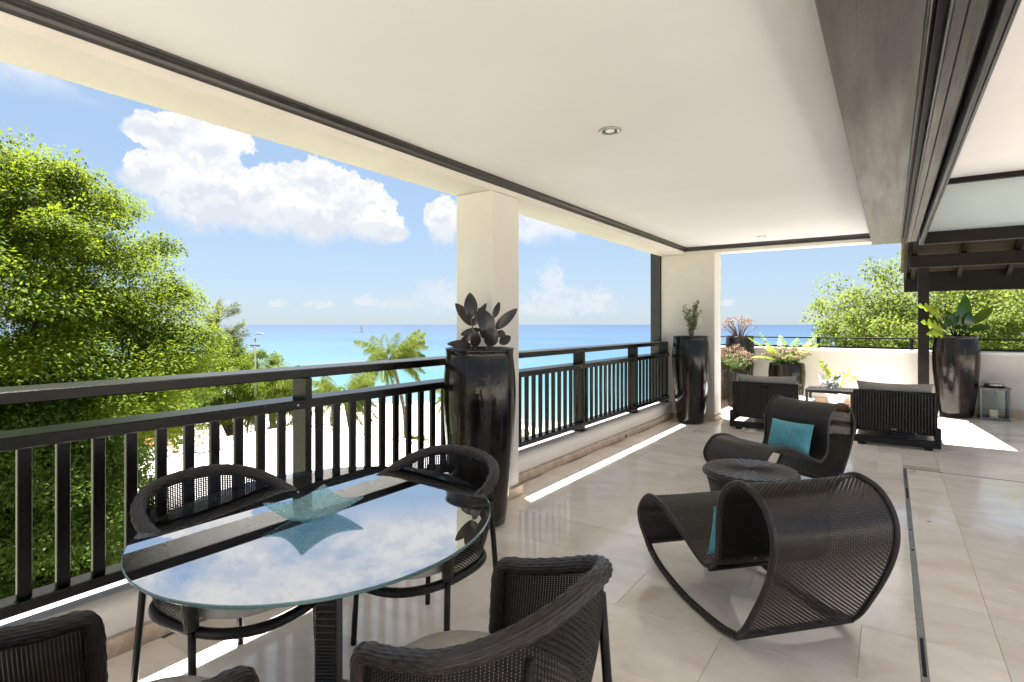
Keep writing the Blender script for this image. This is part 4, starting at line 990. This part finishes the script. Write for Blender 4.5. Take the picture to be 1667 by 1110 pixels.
def palm(name,label,base,top,L,n,seed,wind=.45,lw=.042,tr=.14):
    q=np.random.default_rng(seed); t=thing(name,label,'palm tree',base,0,'palm trees near the beach'); b=np.array(base); e=np.array(top)-b
    P=spline([(0,0,-.4),e*[.15,.15,.4],e*[.6,.6,.75],e],24); obj('trunk',MB().tube(P,np.linspace(tr*1.25,tr*.8,24)*(1+.06*np.sin(np.arange(24)*2.6)),10),'palmbark',t,True)
    for k in range(n):
        a=k*2.39996+q.uniform(-.2,.2); f=k/n; rise=2.7-2.9*f+q.uniform(-.2,.2); dr=.95+.35*f
        V,F,T,_=frondmesh(L*q.uniform(.85,1.1),84,L*.34,dr,seed*100+k,(wind*math.sin(CAMR-a),wind*.8*math.sin(CAMR-a)),lw,.55,rise)
        o=obj('frond',fastmesh('frond',V,F,T,'leaf_palm'),None,t); o.location=tuple(e); o.rotation_euler=(0,0,a)
    cm=MB()
    for k in range(5): 
        a=k*1.25; c_=e+[math.cos(a)*.18,math.sin(a)*.18,-.16]; cm.lathe([(.02,c_[2]-.11),(.085,c_[2]-.05),(.10,c_[2]),(.075,c_[2]+.07),(.01,c_[2]+.1)],10,(c_[0],c_[1]))
    obj('coconuts',cm,'leaf_palm',t,True)
palm('coconut_palm','tall windswept coconut palm by the sea left of the column',(-32.6,32.6,-8.6),(-33.41,31.69,-1.2),3.2,34,1)
palm('coconut_palm','shorter coconut palm behind the railing right of its post',(-30.5,25.4,-8.4),(-30.89,24.94,-3.4),2.7,28,2,.35)
palm('coconut_palm','coconut palm in front of the rounded tree beside the utility pole',(-29.4,18.9,-8.3),(-29.81,18.7,-2.75),2.7,28,3,.35)
palm('coconut_palm','small palm on the beach close to the column',(-39.9,46.3,-8.8),(-39.45,45.7,-6.4),1.9,16,4,.3)
def bush(label,c,rad,nc,per,seed,mat='leaf_mid',ll=.13):
    t=thing('bush',label,'bush',(c[0],c[1],c[2]-rad[2]),0,'bushes below the terrace'); me,_=crown_mesh((0,0,rad[2]),rad,nc,per,ll,ll*.5,seed,mat=mat,clump=.42,shell=.5,bottom=-.5); tag(obj('crown',me,None,t),kind='stuff')
    st_=MB(); 
    for k in range(5): a=k*1.26; st_.tube([(0,0,-.6),(math.cos(a)*rad[0]*.3,math.sin(a)*rad[1]*.3,rad[2]*.6),(math.cos(a)*rad[0]*.6,math.sin(a)*rad[1]*.6,rad[2]*1.2)],[.05,.035,.015],6)
    obj('stems',st_,'bark_d',t,True)
bush('green bush at the corner of the lower white roof',(-19.2,20.6,-7.0),(1.7,1.5,1.1),60,150,61)
bush('bright bush low behind the nearest tall planter',(-21.1,22.6,-7.0),(1.5,1.4,1.0),50,150,62,'leaf_lime')
bush('low bush under the far railing near the sea',(-22.2,33.3,-7.4),(2.6,2.0,1.2),70,150,63)
bush('dark bush beyond the white roof beside the palm trunk',(-29.5,22.0,-6.6),(2.2,2.0,1.5),70,150,64)
bush('sunlit bush low beside the corrugated roof',(-13.0,1.2,-6.2),(1.8,1.8,1.6),70,170,65,'leaf_lime')
bush('bush at the foot of the big tree',(-16.0,-.5,-6.4),(2.2,2.0,1.7),80,170,66)
bush('hedge beyond the middle of the railing on the sand',(-36,27.5,-7.6),(3.0,1.6,1.0),70,150,67)

bush('sea grape hedge along the sand right of the lower white house',(-24.5,28.5,-7.4),(3.2,1.8,1.1),80,160,68)
bush('leafy shrub below the railing post beside the coconut palms',(-33.0,23.3,-6.7),(2.6,2.2,1.7),80,170,71,'leaf_lime')
bush('dense shrub left of the railing post under the utility pole',(-31.0,20.2,-6.3),(2.0,1.8,1.9),80,170,72)
bush('round shrub on the sand in front of the tall palm',(-29.5,30.0,-7.6),(1.6,1.5,.9),50,150,69,'leaf_lime')
bush('dark shrub between the two white roofs',(-28.6,19.2,-6.4),(1.8,1.4,1.8),70,160,70)
tree('round_tree','tall green tree filling the gap behind the big tree trunk',(-29.5,4.2,-8.2),(-29.5,4.2,-4),(-29.5,4.4,-1.6),(4.2,4.2,3.4),240,300,.14,.07,9,'leaf_mid','bark_d',.3,12,clump=.7,rough=.12)
# ---- buildings below
def flat_house(label,x0,x1,y0,y1,zt,mat='white_wall',par=.35,win=True):
    t=thing('flat_roof_house',label,'building'); obj('wall',MB().box(x0,x1,y0,y1,-8.6,zt-.02),mat,t)
    obj('roof',MB().box(x0+.25,x1-.25,y0+.25,y1-.25,zt-.0195,zt+.03),'white_wall',t)
    for q_ in(y0,y1-.24): obj('parapet',MB().box(x0,x1,q_,q_+.24,zt-.019,zt+par),mat,t)
    for q_ in(x0,x1-.24): obj('parapet',MB().box(q_,q_+.24,y0+.241,y1-.241,zt-.0192,zt+par-.003),mat,t)
    if win:
        yy=y0+1.2
        while yy<y1-1.5:
            w_=obj('window',MB().box(x1-.05,x1+.03,yy,yy+1.1,-6.6,-5.4),'dmetal',t); obj('pane',MB().box(x1+.031,x1+.036,yy+.07,yy+1.03,-6.53,-5.47),'glass',w_); yy+=2.6
    return t
h=flat_house('large white flat roofed house just below the terrace',-26.5,-14.5,4.5,19.0,-4.1,par=.18)
obj('roof_vent',MB().box(-25.6,-24.6,12.2,13.4,-4.07,-3.55,.05),'white_wall',h); obj('roof_vent',MB().box(-25.9,-25.2,9.6,11.4,-4.07,-3.7,.05),'white_wall',h)
obj('roof_seam',MB().box(-25.0,-24.94,4.8,18.7,-4.07,-4.05),'rooftop',h)
flat_house('lower white flat roofed house towards the beach',-27.3,-19.6,19.6,24.6,-6.0,par=.15)
cr=thing('corrugated_roof','grey corrugated shed roof among leaves below the left railing','shed roof')
m=MB(); n=60; G=np.zeros((n*4+1,6,3))
for i in range(n*4+1):
    for j in range(6): G[i,j]=(-14.2+j*.8,2.2+i*.028,-5.1+.09*j*1.2+.028*math.sin(i*math.pi/2))
m.grid(G,True); obj('sheet',m,'rooftop',cr); obj('wall',MB().box(-14,-10.3,2.4,8.7,-8.6,-5.2),'white_wall',cr)
th_=thing('tiled_house','house with a terracotta tiled roof glimpsed through the big tree','building',(-30,7.5,-8.4))
obj('wall',MB().box(-4,4,-4,4,0,4.6),'white_wall',th_)
rf=[]
m=MB().add([(-4.5,-4.5,4.5),(4.5,-4.5,4.5),(4.5,4.5,4.5),(-4.5,4.5,4.5),(0,-1.5,6.6),(0,1.5,6.6)],[(0,1,4),(1,2,5,4),(2,3,5),(3,0,4,5),(0,3,2,1)]); obj('roof',m,'terracotta',th_)
for yy in(-2.5,0,2.5): w_=obj('window',MB().box(3.98,4.04,yy-.5,yy+.5,1.6,3.0),'dmetal',th_); obj('pane',MB().box(4.041,4.046,yy-.43,yy+.43,1.67,2.93),'glass',w_)
up=thing('utility_pole','thin grey utility pole with a short crossarm among the palms','pole',(-28.35,17.0,-8.3))
obj('mast',MB().tube([(0,0,-.4),(0,0,8.95)],[.06,.04],10),'pole',up,True); obj('crossarm',MB().box(-.45,.45,-.03,.03,8.62,8.7),'pole',up); obj('insulator',MB().lathe([(.04,8.95),(.05,9.0),(.04,9.06),(.01,9.08)],12),'pole',up,True)
obj('lamp_arm',MB().tube([(0,0,8.5),(-.3,-.3,8.75),(-.7,-.6,8.8)],.02,6),'pole',up,True)

# ---- boats
def hull(L,Wd,H_,n=14):
    V=[];f=[]
    for i in range(n):
        s=i/(n-1); x=(s-.5)*L; w_=Wd/2*max(.02,(1-max(0,(s-.35)/.65)**2.2)); sh=H_*(1+.35*s*s); V+=[(x,-w_,sh),(x,-w_*.7,0),(x,0,-.15*H_),(x,w_*.7,0),(x,w_,sh)]
    for i in range(n-1):
        for k in range(4): f.append((i*5+k,(i+1)*5+k,(i+1)*5+k+1,i*5+k+1))
        f.append((i*5+4,(i+1)*5+4,(i+1)*5,i*5))
    f.append((0,1,2,3,4)); return MB().add(V,f)
def motor(label,loc,rz_,L):
    t=thing('motor_boat',label,'boat',loc,rz_,'boats on the sea'); obj('hull',hull(L,L*.3,L*.11),'boatw',t,True)
    obj('cabin',MB().box(-L*.18,L*.12,-L*.1,L*.1,L*.11,L*.2,.1),'boatw',t); obj('windscreen',MB().box(L*.121,L*.14,-L*.09,L*.09,L*.13,L*.19),'dmetal',t); obj('canopy',MB().box(-L*.3,L*.02,-L*.11,L*.11,L*.255,L*.27,.03),'boatw',t)
    for sx in(-.28,0): obj('canopy_post',MB().box(L*sx-.05,L*sx+.05,-.06,.06,L*.12,L*.256),'metal',t)
motor('white motor boat with dark hull line next to the feathery tree',(-683,374,-10.0),R(60),11); motor('small pale motor boat further right of the feathery tree',(-600,365,-10.0),R(40),9)
sb=thing('sailing_boat','small white sailing boat near the horizon left of the palm','sailboat',(-684.9,586.1,-10.0),R(30))
obj('hull',hull(9,2.6,1.0),'boatw',sb,True); obj('mast',MB().tube([(.5,0,.8),(.5,0,11.5)],.08,8),'metal',sb); obj('boom',MB().tube([(.5,0,1.9),(-3.6,.3,1.9)],.06,8),'metal',sb)
def sailm(p):
    G=np.zeros((9,7,3))
    for i in range(9):
        for j in range(7):
            s=i/8; q=j/6; a=np.array(p[0])*(1-s)+np.array(p[2])*s; b=np.array(p[1])*(1-s)+np.array(p[2])*s; c_=a*(1-q)+b*q; c_[1]+=.5*math.sin(q*math.pi)*(1-s); G[i,j]=c_
    m=MB(); m.grid(G); m.grid(G+[0,.03,0],True); return m
obj('mainsail',sailm([(.4,0,2.1),(-3.5,.3,2.1),(.4,0,11.3)]),'sail',sb,True); obj('jib',sailm([(4.2,0,1.3),(.8,.3,1.8),(.6,0,9.8)]),'sail',sb,True)
